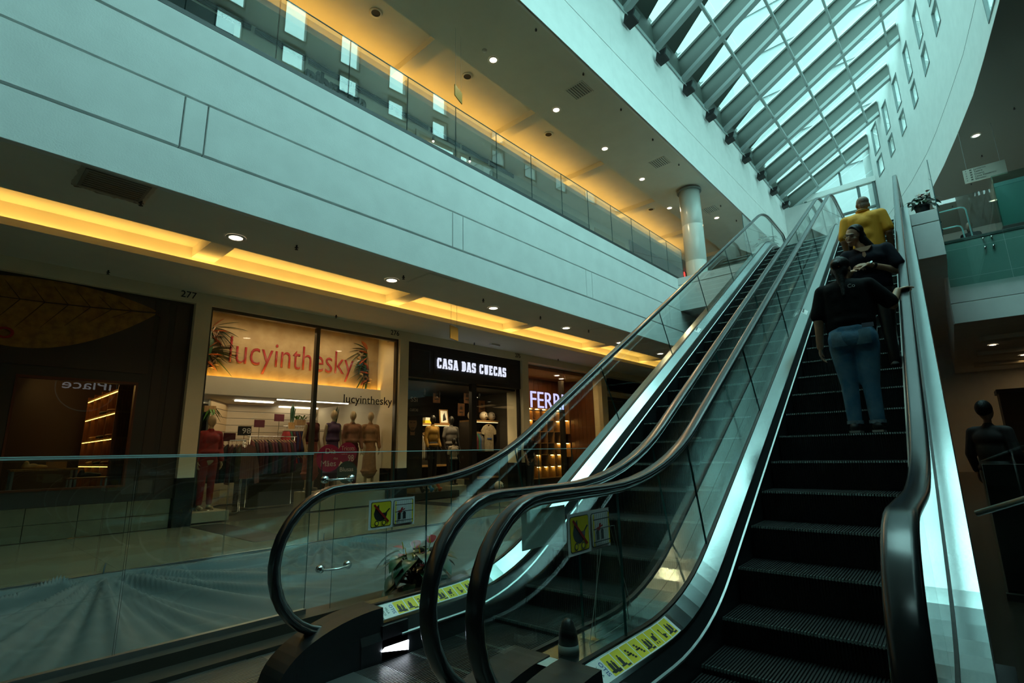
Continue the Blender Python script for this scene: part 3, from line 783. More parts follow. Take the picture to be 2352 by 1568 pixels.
glass_run('clear glass balustrade on the far side of the covered opening, before the shops', -3.0, [1.22+1.115*k for k in range(-4, 14)], 6.43, FL+.03, 1.12, EDGE)
g2 = glass_run('clear glass balustrade on the near side of the covered opening, beside the left escalator', -3.0, [.9-1.16*2, .9-1.16, .9, 2.07], 4.0, .10, 1.168, EDGE)
glass_run('glass balustrade along the upper gallery edge above the white fascia', -8.0, [2.44+1.108*k for k in range(-8, 13)], 6.43, 6.585, 1.08, GLASSE, MATS['dark_edge_trim'])
# return pane and clamp bars by the left escalator
rt_ = uvthing('glass_balustrade', 'short glass pane joined by steel clamp bars beside the left escalator', 'balustrade', 2.26, 3.97, .05)
m_ = pane_mesh(.46, 1.05); p_ = place('glass_pane', m_, rt_, (0, 0, 0), rz=-.15)
for z in (.35, 1.02):
    c = MB(); path = [(-.10, -.012, 0), (-.09, -.07, 0), (.0, -.11, 0), (.11, -.07, 0), (.12, -.012-.02, 0)]
    c.tube(path, .008, 8)
    o = c.build('clamp_bar', CHROME, rt_, True, (0, 0, z))
    for px_, py_ in ((-.10, -.004), (.12, -.03)):
        d = MB(); d.tube([(px_, py_-.018, 0), (px_, py_+.02, 0)], .028, 14); d.build('clamp_disc', CHROME, o, True)
# landing glass by the planters
def xglass(label, x, y0, y1, z0, z1, ang=0.0):
    t = thing('glass_balustrade', label, 'balustrade', (x, y0, z0), PI/2+ang)
    place('glass_pane', pane_mesh(y1-y0, z1-z0, .016), t)
    for z in (.12, .32):
        for yy in (.15, y1-y0-.15):
            c = MB(); c.tube([(yy, -.03, z), (yy, .03, z)], .025, 10); c.build('glass_fixing', CHROME, t, True)
    return t
xglass('tall glass side pane at the right edge of the escalator landing', .50, 15.0, 17.2, 6.0, 7.88)
xglass('glass side pane at the left edge of the escalator landing', -3.82, 15.3, 17.0, 6.3, 8.05)
tg = thing('glass_balustrade', 'glass balustrade of the right gallery above the teal glass cladding', 'balustrade', (.52, 17.24, 6.47))
for k in range(6): place('glass_pane', pane_mesh(1.13, 1.13, .014), tg, (k*1.14, 0, 0))
tc_ = thing('glass_cladding', 'teal tinted glass cladding hung on the right gallery slab', 'cladding', (.50, 17.22, 5.2))
for k in range(5):
    for (z0, z1) in ((0, .20), (.21, .98), (.99, 1.24)):
        b = MB(); b.box(k*1.2+.004, k*1.2+1.196, -.01, .006, z0, z1); b.build('glass_panel', FROST, tc_)
    for (xx, zz) in ((1.12, .88), (1.12, 1.12), (1.28, .88), (1.28, 1.12)):
        b = MB(); b.tube([(k*1.2+xx-.3, -.045, zz), (k*1.2+xx-.3, .05, zz)], .022, 10); b.build('glass_fixing', CHROME, tc_, True)

# ================================================================== COVER SHEET OVER THE OPENING
def sheet():
    ties = [(1.27, 6.36, 2.1), (3.50, 6.36, .9), (-1.0, 6.36, 1.6), (6.4, 6.36, .7)]
    nu, nv = 560, 120; ua, ub = -3.2, 12.0; vs = []; fs = []
    rnd = random.Random(3); ph = [[rnd.uniform(0, 6.28) for _ in range(7)] for _ in ties]; am = [[rnd.uniform(.4, 1) for _ in range(7)] for _ in ties]
    for i in range(nu+1):
        u = ua+(ub-ua)*i/nu
        d0 = min(abs(u-t[0]) for t in ties)
        for j in range(nv+1):
            f = j/nv; v = 4.09+(6.345-4.09)*f
            z = .03+.19*f-.05*math.sin(PI*f)-.10*math.exp(-(1-f)*9)*min(1, d0/.9)**1.3*.25
            for q, t in enumerate(ties):
                dx, dy = u-t[0], t[1]-v; r = math.hypot(dx, dy); a = math.atan2(dx, dy+.02)
                w = 0
                for n_, k in enumerate((11, 17, 23, 31, 19, 7, 27)):
                    c_ = math.cos(k*a+ph[q][n_]); w += am[q][n_]*(max(0, c_)**2.5-.25)*(1.0 if n_ < 4 else .6)
                z += .055*w*math.exp(-(r/t[2])**2)*min(1, r/.45)*min(1, (6.345-v)/.22)
            vs.append((u, v, z))
    for i in range(nu):
        for j in range(nv):
            a = i*(nv+1)+j; fs.append((a, a+nv+1, a+nv+2, a+1))
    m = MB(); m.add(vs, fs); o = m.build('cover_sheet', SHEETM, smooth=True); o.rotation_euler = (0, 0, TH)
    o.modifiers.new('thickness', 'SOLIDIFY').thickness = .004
    tag(o, 'pale fabric sheet, colour dimmed, with radiating folds stretched over the floor opening', 'sheet')
    h = MB(); P = []
    for i in range(121):
        u = ua+(ub-ua)*i/120; d0 = min(abs(u-t[0]) for t in ties)
        P.append((u, 6.35, min(.20, .205-.02*min(1, d0/.9)**1.3)+.004*math.sin(u*31)))
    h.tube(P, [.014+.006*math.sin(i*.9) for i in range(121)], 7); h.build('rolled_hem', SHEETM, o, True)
    for t in ties[:2]:
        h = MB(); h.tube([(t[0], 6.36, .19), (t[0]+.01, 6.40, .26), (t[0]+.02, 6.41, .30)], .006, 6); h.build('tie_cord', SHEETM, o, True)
sheet()
sc_ = MB(); vv = []; ff = []
for i in range(11):
    for j in range(13):
        x_ = i*.028; vv.append((x_, .02*math.sin(i*1.7+j*.2), -j*.10))
for i in range(10):
    for j in range(12): a = i*13+j; ff.append((a, a+13, a+14, a+1))
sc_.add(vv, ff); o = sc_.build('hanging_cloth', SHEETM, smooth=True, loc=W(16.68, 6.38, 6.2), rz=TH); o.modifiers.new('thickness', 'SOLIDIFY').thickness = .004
tag(o, 'strip of white cloth hanging at the end of the white fascia by the column', 'cloth')

# ================================================================== CEILING FIXTURES
def ring_mesh(r0, r1, h):
    b = MB(); b.lathe([(r0, 0), (r0+.004, -h), (r1-.004, -h), (r1, 0)], 24, cap=False); return b.mesh('trim_ring', WHITE, True)
DL_RING = ring_mesh(.085, .125, .012)
b = MB(); b.lathe([(.001, .012), (.088, .012), (.088, -.002), (.001, -.004)], 20); DL_DISC = b.mesh('lamp_disc', LAMP)
def downlight(u, v, z, label, group):
    t = uvthing('recessed_downlight', label, 'light', u, v, z, group)
    place('trim_ring', DL_RING, t); place('lamp_disc', DL_DISC, t, (0, 0, -.003))
    lamp('SPOT', 'downlight_beam', W(u, v, z-.03), 55 if z < 5 else 120, (1.0, .72, .38), .06, spot=2.5)
    return t
for k, u in enumerate((2.43, 5.0, 7.56, 10.16, 12.75, 15.26)):
    downlight(u, 7.24, 4.243, 'lit round downlight in the lower soffit, %s from the left' % ('first', 'second', 'third', 'fourth', 'fifth', 'sixth')[k], 'downlights in the lower soffit')
for k, (u, v) in enumerate(((7.97, 7.51), (10.57, 7.53), (13.19, 7.56), (15.77, 7.61), (18.6, 7.9), (20.88, 6.86))):
    downlight(u, v, ZC-.002, 'lit round downlight in the upper gallery ceiling, %s from the left' % ('first', 'second', 'third', 'fourth', 'fifth', 'sixth')[k], 'downlights in the upper gallery ceiling')
for k, (x, y, z) in enumerate(((1.95, 20.6, 10.68), (2.6, 27.0, 10.68), (2.0, 33.0, 10.68), (5.0, 20.6, 10.68), (5.6, 27, 10.68))):
    t = thing('recessed_downlight', 'lit round downlight in the dark ceiling over the right gallery, %s' % ('nearest one', 'middle one', 'far one', 'near one at the edge', 'second at the edge')[k], 'light', (x, y, z-.004), 0, 'downlights over the right gallery')
    place('trim_ring', DL_RING, t); place('lamp_disc', DL_DISC, t, (0, 0, -.003))
for k, (x, y) in enumerate(((1.35, 22.0), (2.3, 25.5), (3.2, 30))):
    t = thing('recessed_downlight', 'small lit downlight in the ceiling of the right lower hall, %s' % ('nearest', 'middle', 'farthest')[k], 'light', (x, y, 4.24 if y > 34 else 4.24), 0, 'downlights in the right lower hall')
    place('trim_ring', DL_RING, t); place('lamp_disc', DL_DISC, t, (0, 0, -.003))
b = MB(); b.lathe([(.012, 0), (.012, -.03), (.028, -.034), (.028, -.038), (.008, -.042), (.008, -.06), (.024, -.064), (.024, -.068), (.002, -.07)], 10); SPR = b.mesh('sprinkler', BLACKP, True)
def sprinklers(pts, z, lab, grp):
    for k, (u, v) in enumerate(pts):
        o = place('fire_sprinkler', SPR, None, W(u, v, z), TH); tag(o, lab+', %s in the run' % ORD[k], 'sprinkler', grp)
sprinklers([(1.26, 6.91), (3.14, 6.92), (5.0, 6.9), (6.94, 6.92), (8.82, 6.98), (10.75, 6.97), (12.7, 6.95), (1.52, 9.97), (5.49, 9.97), (9.68, 10.02), (13.5, 10.0)], 4.243, 'small dark fire sprinkler under the lower soffit', 'sprinklers under the lower soffit')
sprinklers([(7.95, 6.13), (9.88, 6.14), (11.8, 6.16), (13.77, 6.18), (15.73, 6.21), (19.83, 6.31), (21.7, 6.33)], ZC, 'small dark fire sprinkler in the upper gallery ceiling', 'sprinklers in the upper ceiling')
sprinklers([(17.0, -2.6), (19.6, -2.2), (22.3, -1.5), (24.6, -1.2), (26.5, -.6)], 10.68, 'small dark fire sprinkler in the right gallery ceiling', 'sprinklers in the right ceiling')
def vent(u, v, k):
    t = uvthing('air_vent', 'square white louvred air vent in the upper ceiling, %s' % k, 'vent', u, v, ZC-.002, 'louvred vents in the upper ceiling', .0)
    w = .28
    b = MB()
    for x0, x1, y0, y1 in ((-w, w, -w, -w+.03), (-w, w, w-.03, w), (-w, -w+.03, -w, w), (w-.03, w, -w, w)): b.box(x0, x1, y0, y1, -.012, 0)
    b.build('vent_frame', CEIL, t); b = MB(); b.box(-w+.03, w-.03, -w+.03, w-.03, -.002, 0); b.build('vent_backing', BLACK, t)
    for i in range(7):
        y = -w+.07+i*.07; b = MB(); b.hexa([(-w+.03, y-.02, -.004), (w-.03, y-.02, -.004), (w-.03, y-.014, -.004), (-w+.03, y-.014, -.004), (-w+.03, y+.01, -.022), (w-.03, y+.01, -.022), (w-.03, y+.016, -.022), (-w+.03, y+.016, -.022)]); b.build('louvre', CEIL, t)
for (u, v, k) in ((10.36, 6.6, 'nearest of three'), (15.2, 6.65, 'middle of three'), (19.93, 6.75, 'beyond the column')): vent(u, v, k)
b = MB(); b.lathe([(.14, 0), (.14, -.01), (.10, -.012), (.095, .02), (.02, .03)], 24); SPK = b.mesh('ceiling_speaker', [CEIL], True)
for k, (u, v) in enumerate(((5.21, 8.43), (7.93, 8.40), (11.34, 8.41), (14.05, 8.43), (18.2, 8.51))):
    t = uvthing('ceiling_speaker', 'round dark ceiling speaker in the upper gallery, %s from the left' % ('first', 'second', 'third', 'fourth', 'fifth')[k], 'speaker', u*1.03, v*1.03, ZC+.297, 'round speakers in the upper ceiling')
    b = MB(); b.lathe([(.10, 0), (.15, -.004), (.15, -.014), (.10, -.016)], 24, cap=False); b.build('speaker_ring', CEIL, t, True)
    b = MB(); b.lathe([(.001, -.004), (.105, -.006), (.105, -.002), (.001, -.001)], 20); b.build('speaker_grille', BLACK, t)
# smoke detectors
for k, (u, v, z) in enumerate(((7.6, 7.45, ZC), (20.3, 6.9, ZC))):
    b = MB(); b.lathe([(.06, 0), (.06, -.02), (.045, -.045), (.001, -.05)], 16); o = b.build('smoke_detector', WHITE, smooth=True, loc=W(u, v, z), rz=TH)
    tag(o, 'small white smoke detector on the upper ceiling, %s' % ('near the first downlight', 'by the last vent')[k], 'detector')
# air grilles with a loose plastic cover / plain panel in the lower soffit
t = uvthing('air_grille', 'air grille wrapped in loose grey plastic film in the lower soffit', 'vent', .97, 6.72, 4.243)
b = MB(); b.box(-.29, .29, -.24, .24, -.012, 0); b.build('grille_plate', mat('grille_brown', (.42, .38, .33), .6), t)
for i in range(8):
    b = MB(); b.box(-.26, .26, -.2+i*.055, -.17+i*.055, -.02, -.012); b.build('louvre', MATS['grille_brown'], t)
vv = []; ff = []; rnd = random.Random(5)
for i in range(19):
    for j in range(11):
        x, y = -.34+.68*i/18, -.29+.58*j/10; e = min(i, 18-i, j, 10-j)
        vv.append((x+rnd.uniform(-.01, .01), y+rnd.uniform(-.01, .01), -.03-.035*min(1, e/3)+rnd.uniform(-.012, .012) if e > 0 else -.004))
for i in range(18):
    for j in range(10): a = i*11+j; ff.append((a, a+1, a+12, a+11))
b = MB(); b.add(vv, ff); b.build('plastic_film', glass_mat('grey_film', (.82, .80, .77), 1.35, .25), t, True)
for (u, v, l) in ((5.55, 6.80, 'between the second and third downlights'), (11.1, 6.85, 'past the fourth downlight')):
    t = uvthing('access_panel', 'square flush access panel in the lower soffit, %s' % l, 'panel', u, v, 4.243)
    b = MB(); b.box(-.3, .3, -.3, .3, -.008, 0); b.build('panel_leaf', CEIL, t)
    b = MB()
    for x0, x1, y0, y1 in ((-.33, .33, -.33, -.305), (-.33, .33, .305, .33), (-.33, -.305, -.33, .33), (.305, .33, -.33, .33)): b.box(x0, x1, y0, y1, -.006, 0)
    b.build('panel_frame', CEIL, t)
b = MB(); b.box(-.17, .17, -.05, .05, -.05, 0); o = b.build('emergency_light', WHITE, loc=W(10.25, 9.79, 4.243), rz=TH); tag(o, 'small white emergency light box under the inner soffit', 'light')
# blank yellow hanging signs
for (u, v, z, top, lab) in ((6.80, 7.5, 8.97, ZC, 'small blank yellow plate hung on wires from the upper ceiling'), (7.13, 8.0, 3.62, 4.64, 'small blank yellow plate hung on wires under the lower cove')):
    t = uvthing('hanging_plate', lab, 'sign', u, v, z)
    b = MB(); b.box(-.17, .17, -.01, .01, 0, .28); b.build('plate', mat('plate_ochre', (.42, .30, .06), .5), t, rz=.35)
    for x in (-.13, .13):
        b = MB(); b.tube([(x*.94, x*.34, .27), (x*.94, x*.34, top-z)], .003, 5); b.build('wire', STEELD, t)
# floodlights on brackets under the roof glass
for k in range(-1, 9):
    u = 13.98+2.012*k-.05
    if u > 30: break
    t = uvthing('floodlight', 'black box floodlight on a bracket below the roof glass, %s from the near end' % ORD[k+1], 'floodlight', u, 5.88, 13.42, 'black floodlights under the roof glass')
    b = MB(); b.hexa([(-.19, -.34, .02), (.19, -.34, .02), (.19, -.04, -.05), (-.19, -.04, -.05), (-.19, -.42, .22), (.19, -.42, .22), (.19, -.10, .20), (-.19, -.10, .20)]); b.build('lamp_housing', BLACK, t)
    b = MB(); b.hexa([(-.16, -.36, .04), (.16, -.36, .04), (.16, -.35, .04), (-.16, -.35, .04), (-.16, -.425, .20), (.16, -.425, .20), (.16, -.41, .20), (-.16, -.41, .20)]); b.build('lamp_glass', mat('lamp_glass_dark', (.03, .06, .05), .1), t)
    b = MB()
    for x in (-.205, .205): b.tube([(x, 0, .45), (x, -.2, .12)], .014, 6)
    b.tube([(-.205, -.2, .10), (.205, -.2, .10)], .012, 6); b.build('bracket', RAFT, t)

# ================================================================== PLANTERS
def leaf(mb, base, d, L, w, droop, m=0, heart=True):
    d = Vector(d).normalized(); side = d.cross(Vector((0, 0, 1)))
    side = Vector((1, 0, 0)) if side.length < .1 else side.normalized(); n = 6; vs = []
    for i in range(n+1):
        f = i/n; ww = w*(math.sin(PI*min(1, f*.86+.14))**.8 if heart else math.sin(PI*f)**.7+.02)
        c = Vector(base)+d*L*f+Vector((0, 0, -droop*L*f*f))
        vs += [c-side*ww+Vector((0, 0, ww*.25)), c, c+side*ww+Vector((0, 0, ww*.25))]
    fs = []
    for i in range(n): fs += [(i*3, i*3+1, i*3+4, i*3+3), (i*3+1, i*3+2, i*3+5, i*3+4)]
    mb.add(vs, fs, m)
def anthurium(label, loc, s=1.0, seed=1, pot=(.18, .15, .22), nl=34, nf=7, long=False):
    t = thing('potted_anthurium', label, 'plant', loc); rnd = random.Random(seed); h = pot[2]
    b = MB(); r0, r1 = pot[1], pot[0]
    if long:
        b.hexa([(-r1*1.9, -r1*.8, 0), (r1*1.9, -r1*.8, 0), (r1*1.9, r1*.8, 0), (-r1*1.9, r1*.8, 0), (-r1*2.1, -r1, h), (r1*2.1, -r1, h), (r1*2.1, r1, h), (-r1*2.1, r1, h)])
    else: b.lathe([(r0, 0), (r1, h-.03), (r1+.012, h-.03), (r1+.012, h), (r1-.02, h), (r1-.02, h-.03), (.001, h-.03)], 20)
    b.build('pot', BLACKP, t)
    st = MB()
    for i in range(nl):
        a = rnd.uniform(0, 2*PI); r = rnd.uniform(.05, .30)*s; z = h+rnd.uniform(.02, .34)*s
        x0 = rnd.uniform(-1, 1)*r1*(1.6 if long else .5)
        p = Vector((x0+r*math.cos(a), r*.8*math.sin(a), z))
        st.tube([(x0, 0, h-.02), (x0+.4*(p.x-x0), p.y*.4, (h+z)/2+.04), p], [.005, .004, .003], 5)
        lf = MB(); leaf(lf, p, (math.cos(a), math.sin(a), rnd.uniform(-.3, .5)), rnd.uniform(.14, .24)*s, rnd.uniform(.05, .075)*s, rnd.uniform(.2, .8))
        lf.build('leaf', LEAF, t, True)
    for i in range(nf):
        a = rnd.uniform(0, 2*PI); r = rnd.uniform(.0, .2)*s; x0 = rnd.uniform(-1, 1)*r1*(1.6 if long else .6); z = h+rnd.uniform(.26, .42)*s
        p = Vector((x0+r*math.cos(a), r*math.sin(a), z)); st.tube([(x0, 0, h), p], .004, 5)
        f = MB(); leaf(f, p, (math.cos(a), math.sin(a)-.7, .3), .12*s, .055*s, .1); fo = f.build('flower', REDF, t, True)
        f = MB(); f.tube([p+Vector((0, 0, .005)), p+Vector((.01, -.02, .07*s))], [.006, .003], 6); f.build('spadix', YELLOW, fo)
    st.build('stems', LEAF, t, True); return t
anthurium('red anthurium in a dark pot behind the foot of the left escalator', W(2.84, 3.66, .03), .86, 4, (.13, .11, .14), 80, 8)
anthurium('red anthurium in a black pot at the top right of the escalator landing', (.24, 15.3, 6.61), .8, 9, (.15, .12, .26), 40, 6)
anthurium('red anthurium seen through glass at the top left of the escalator landing', (-3.52, 16.4, 6.5), .78, 12, (.16, .14, .75), 46, 6)
anthurium('dim red anthurium in the dark lower hall at the right edge', (.62, 6.6, .35), .8, 15, (.13, .11, .2), 26, 6)
# steel handrail and dark glass beyond the right escalator
t = thing('stair_handrail', 'slanting steel handrail tube beyond the right escalator', 'handrail', (.0, 3.2, 0))
b = MB(); b.tube([(.02, .05, .93), (.5, -.1, 1.14), (.9, -.2, 1.30)], .014, 10); b.build('rail_tube', STEELD, t, True)
b = MB(); b.tube([(.5, -.1, 1.14), (.52, -.1, .0)], .012, 8); b.build('rail_post', STEELD, t, True)
t = thing('glass_balustrade', 'dark glass balustrade across the lower hall right of the escalators', 'balustrade', (.12, 6.0, 0))
for k in range(5): place('glass_pane', pane_mesh(.9, 1.22, .012), t, (k*.91, 0, .02))
b = MB(); b.box(0, 4.6, -.03, .03, 0, .05); b.build('base_channel', DKGREY, t)
# clear acrylic leaflet stand, black rubber cone and card between the escalators
t = thing('acrylic_stand', 'clear acrylic leaflet stand between the two escalators', 'stand', (-1.60, 2.72, .29))
def sheetq(p, name, m=GLASS):
    b = MB(); b.prism(p, (.004, 0, 0), 0, 1); b.build(name, [m, EDGE], t)
sheetq([(.03, -.30, 0), (.03, .12, .02), (.03, .02, .54), (.03, -.10, .54)], 'front_sheet'); sheetq([(-.05, -.12, 0), (-.05, .30, .04), (-.05, .10, .54), (-.05, -.02, .54)], 'back_sheet')
for y in (-.22, .0, .2):
    b = MB(); b.box(-.05, .05, y-.04, y+.04, 0, .012); b.box(-.05, -.044, y-.04, y+.04, .01, .07); b.build('leaflet_foot', [GLASS], t)
t = thing('rubber_cone', 'black rubber cone standing between the escalators', 'cone', (-1.60, 2.28, .292))
b = MB(); b.lathe([(.052, 0), (.050, .035), (.048, .037)], 20); b.build('cone_base', SIGNW, t, True)
b = MB(); b.lathe([(.049, .037), (.044, .09), (.03, .135), (.012, .15), (.001, .151)], 20); b.build('cone_body', BLACKP, t, True)
b = MB(); b.box(-.06, .06, -.05, .05, 0, .002); o = b.build('paper_card', SIGNW, loc=(-1.60, 2.12, .292)); tag(o, 'white paper card lying beside the black rubber cone', 'card')
# ================================================================== FIGURES
def cap(p0, p1, r0, r1=None): return ('cap', Vector(p0), Vector(p1), r0, r0 if r1 is None else r1)
def ell(c, r, rot=None): return ('ell', Vector(c), r, rot)
def blob(name, prims, mats, voxel=.012, it=6):
    mb = MB()
    for p in prims:
        if p[0] == 'ell': mb.sph(p[1], p[2][0], p[2][1], p[2][2], 18, 12, rot=p[3])
        else:
            _, a, b, r0, r1 = p; d = b-a; L = d.length
            t = d/L if L > 1e-6 else Vector((0, 0, 1)); q = Vector((0, 0, 1)).rotation_difference(t)
            prof = [(.0008, -r0)]+[(r0*math.cos(k), r0*math.sin(k)) for k in (-1.1, -.6, -.2)]+[(r1*math.cos(k), L+r1*math.sin(k)) for k in (.2, .6, 1.1)]+[(.0008, L+r1)]
            n = 14; vs = []
            for (r, z) in prof:
                for k in range(n): vs.append(a+q @ Vector((r*math.cos(2*PI*k/n), r*math.sin(2*PI*k/n), z)))
            fs = [(i*n+k, i*n+(k+1) % n, (i+1)*n+(k+1) % n, (i+1)*n+k) for i in range(len(prof)-1) for k in range(n)]
            fs += [tuple(range(n-1, -1, -1)), tuple(range((len(prof)-1)*n, len(prof)*n))]
            mb.add(vs, fs)
    me = mb.mesh(name, mats); o = bpy.data.objects.new('blob_source', me); COL.objects.link(o)
    r = o.modifiers.new('r', 'REMESH'); r.mode = 'VOXEL'; r.voxel_size = voxel
    s_ = o.modifiers.new('s', 'SMOOTH'); s_.factor = .5; s_.iterations = it
    dg = bpy.context.evaluated_depsgraph_get(); dg.update()
    out = bpy.data.meshes.new_from_object(o.evaluated_get(dg)); bpy.data.objects.remove(o); bpy.data.meshes.remove(me)
    out.name = name; out.materials.clear()
    for m in (mats if isinstance(mats, (list, tuple)) else [mats]): out.materials.append(m)
    out.polygons.foreach_set('use_smooth', [True]*len(out.polygons)); out.polygons.foreach_set('material_index', [0]*len(out.polygons))
    return out
def hand(wrist, f, n, curl=.35, thumb=1, s=1.0):
    """palm, four unequal bent fingers and a thumb from the side of the palm"""
    w = Vector(wrist); f = Vector(f).normalized(); n = Vector(n); n = (n-f*n.dot(f)).normalized(); sd = f.cross(n)*thumb
    rot = Matrix((sd, f, n)).transposed(); P = [ell(w+f*.048*s, (.040*s, .052*s, .016*s), rot)]
    for k, L in enumerate((.070, .080, .074, .058)):
        o = (.030-.0205*k)*s; p = w+f*(.088-(.006 if k in (0, 3) else 0)-(.008 if k == 3 else 0))*s+sd*o; a = curl*.6
        for j, fr in enumerate((.45, .32, .25)):
            d = f*math.cos(a)+n*math.sin(a)+sd*(.05*(1.2-k)); q = p+d*L*fr*s; P.append(cap(p, q, (.0086-.0008*j)*s, (.0080-.0008*j)*s)); p = q; a += curl
    p = w+f*.028*s+sd*.030*s; a = .2
    for j, L in enumerate((.034, .028, .022)):
        d = (f*.75+sd*.62+n*(.15+.3*j*curl)).normalized(); q = p+d*L*s; P.append(cap(p, q, (.0115-.0012*j)*s, (.0100-.0012*j)*s)); p = q
    return P
def head_prims(c, yaw=0.0, pitch=0.0, roll=0.0, s=1.0):
    """face looks along local -y before turning"""
    R = Matrix.Rotation(yaw, 3, 'Z') @ Matrix.Rotation(roll, 3, 'Y') @ Matrix.Rotation(pitch, 3, 'X'); c = Vector(c)
    def T(p): return c+R @ (Vector(p)*s)
    def E(p, r): return ell(T(p), tuple(x*s for x in r), R)
    P = [E((0, .012, .028), (.074, .094, .088)), E((0, -.022, -.030), (.060, .066, .070)), E((0, -.048, -.078), (.034, .034, .030)),
         E((.034, -.056, -.022), (.026, .024, .026)), E((-.034, -.056, -.022), (.026, .024, .026)),
         cap(T((0, -.082, .012)), T((0, -.098, -.026)), .009*s, .013*s), E((0, -.084, -.056), (.024, .012, .010)), E((0, -.078, .030), (.05, .014, .012)),
         E((.074, .012, -.006), (.010, .020, .030)), E((-.074, .012, -.006), (.010, .020, .030))]
    return P, T, R
def feet_prims(pts, fwd, L=.23):
    P = []
    for p in pts:
        p = Vector(p); f = Vector(fwd)
        P += [cap(p+f*(-.05)+Vector((0, 0, .04)), p+f*(L-.10)+Vector((0, 0, .032)), .042, .036), ell(p+f*(L-.11)+Vector((0, 0, .030)), (.046, .06, .028))]
    return P
def person(label, loc, rz=0.0):
    return thing('person', label, 'person', loc, rz)

# ---- woman in a black T-shirt and jeans, back to the camera
p1 = person('person in a black T-shirt and blue jeans seen from behind, hand on the right handrail', (-.60, 5.76, 1.3535))
arms = [cap((-.185, 0, 1.375), (-.255, -.02, 1.09), .058, .046), cap((-.255, -.02, 1.09), (-.285, .035, .845), .044, .030),
        cap((.185, 0, 1.375), (.345, .06, 1.165), .058, .046), cap((.345, .06, 1.165), (.398, .148, 1.310), .044, .030)]
hands = hand((-.287, .04, .845), (-.05, .10, -1), (1, .1, 0), .45, -1, 1.0)+hand((.398, .150, 1.312), (.62, .62, .30), (.3, .2, -1), 1.15, -1, 1.0)
hp, T1, R1 = head_prims((-.0, .02, 1.575), PI-.25, .12, 0, 1.0)
body = [ell((0, -.01, .90), (.185, .135, .16)), ell((0, 0, 1.10), (.175, .125, .2)), ell((0, .0, 1.27), (.18, .12, .16)), cap((-.15, 0, 1.37), (.15, 0, 1.37), .065), cap((0, 0, 1.38), (0, .015, 1.52), .055, .05),
        cap((-.095, 0, .86), (-.085, .015, .47), .10, .068), cap((-.085, .015, .47), (-.085, 0, .08), .065, .042), cap((.095, 0, .86), (.08, .015, .47), .10, .068), cap((.08, .015, .47), (.085, 0, .08), .065, .042)]
place('body', blob('body', body+arms+hands+hp, SKIN, .0055, 4), p1)
shirt = [ell((0, -.01, 1.04), (.212, .155, .10)), ell((0, -.005, 1.14), (.205, .15, .17)), ell((0, -.005, 1.27), (.205, .145, .15)), cap((-.155, 0, 1.375), (.155, 0, 1.375), .080), cap((-.06, 0, 1.43), (.06, 0, 1.43), .05),
         cap((-.185, 0, 1.375), (-.25, -.015, 1.15), .080, .076), cap((.185, 0, 1.375), (.325, .05, 1.20), .080, .074)]
sh = place('t_shirt', blob('t_shirt', shirt+[cap((0, -.012, 1.0), (0, -.012, 1.34), .15, .14), cap((-.07, -.005, 1.0), (-.08, -.005, 1.34), .14, .125), cap((.07, -.005, 1.0), (.08, -.005, 1.34), .14, .125)], TEE, .012, 14), p1)
text('back_print', 'Co', .05, SIGNW, sh, (.04, -.1545, 1.345), (PI/2+.12, 0, 0), depth=.004)
jn = [ell((0, -.015, .965), (.198, .148, .075)), ell((0, -.015, .88), (.208, .16, .13)), ell((-.088, -.062, .865), (.112, .100, .14)), ell((.088, -.062, .865), (.112, .100, .14)),
      cap((-.100, -.005, .80), (-.086, .012, .47), .110, .078), cap((-.086, .012, .47), (-.088, -.005, .12), .076, .062), cap((.100, -.005, .80), (.080, .012, .47), .110, .078), cap((.080, .012, .47), (.086, -.005, .12), .076, .062)]
js = place('jeans', blob('jeans', jn, JEANS, .011, 12), p1)
for sx_ in (-.094, .094):
    b = MB(); vv = []; ff = []
    for i in range(7):
        for j in range(7):
            x, z = sx_-.062+.124*i/6, .80+.14*j/6; dx = x-sx_
            r = max(0, 1-((dx)/.120)**2-((z-.865)/.15)**2); vv.append((x, -.062-.100*math.sqrt(r)-.004, z))
    for i in range(6):
        for j in range(6): a = i*7+j; ff.append((a, a+7, a+8, a+1))
    b.add(vv, ff); b.build('back_pocket', mat('denim_worn', (.13, .25, .33), .8, noise=.3, nscale=18), js, True)
for sx_ in (-.087, .086):
    b = MB(); b.lathe([(.064, .085), (.067, .085), (.066, .115), (.062, .115)], 18, (sx_, -.005, 0), cap=False); b.build('frayed_hem', mat('denim_pale', (.25, .36, .42), .9, noise=.4, nscale=50), js)
b = MB(); b.box(.085, .175, -.195, -.186, .945, .985); b.build('phone', mat('phone_case', (.16, .18, .24), .3), js, rot=(0, 0, .1))
sho = place('shoes', blob('shoes', feet_prims([(-.09, -.02, .012), (.085, -.02, .012)], (0, 1, 0)), BLACK, .009, 3), p1)
b = MB()
for sx_ in (-.09, .085): b.box(sx_-.042, sx_+.042, -.115, .15, .003, .022)
b.build('shoe_soles', mat('sole_white', (.42, .40, .36), .6), sho)
hr = [ell(T1((0, .025, .045)), (.086, .100, .088), R1), ell(T1((0, .06, -.03)), (.075, .055, .075), R1), ell(T1((0, .125, .02)), (.05, .042, .046), R1)]
a = T1((0, .10, -.02)); hr += [cap(a, (a.x+.02, -.105, 1.42), .04, .036), cap((a.x+.02, -.105, 1.42), (a.x+.03, -.155, 1.28), .036, .016)]
ho = place('hair', blob('hair', hr, HAIR, .011, 3), p1)
b = MB()
for k in range(7): b.sph(T1((-.03+.01*k, .138+.004*math.sin(k), -.012+.006*(k % 2))), .006, n=6, k=4)
b.build('hair_tie', mat('hair_tie_orange', (.45, .16, .03), .4), ho)

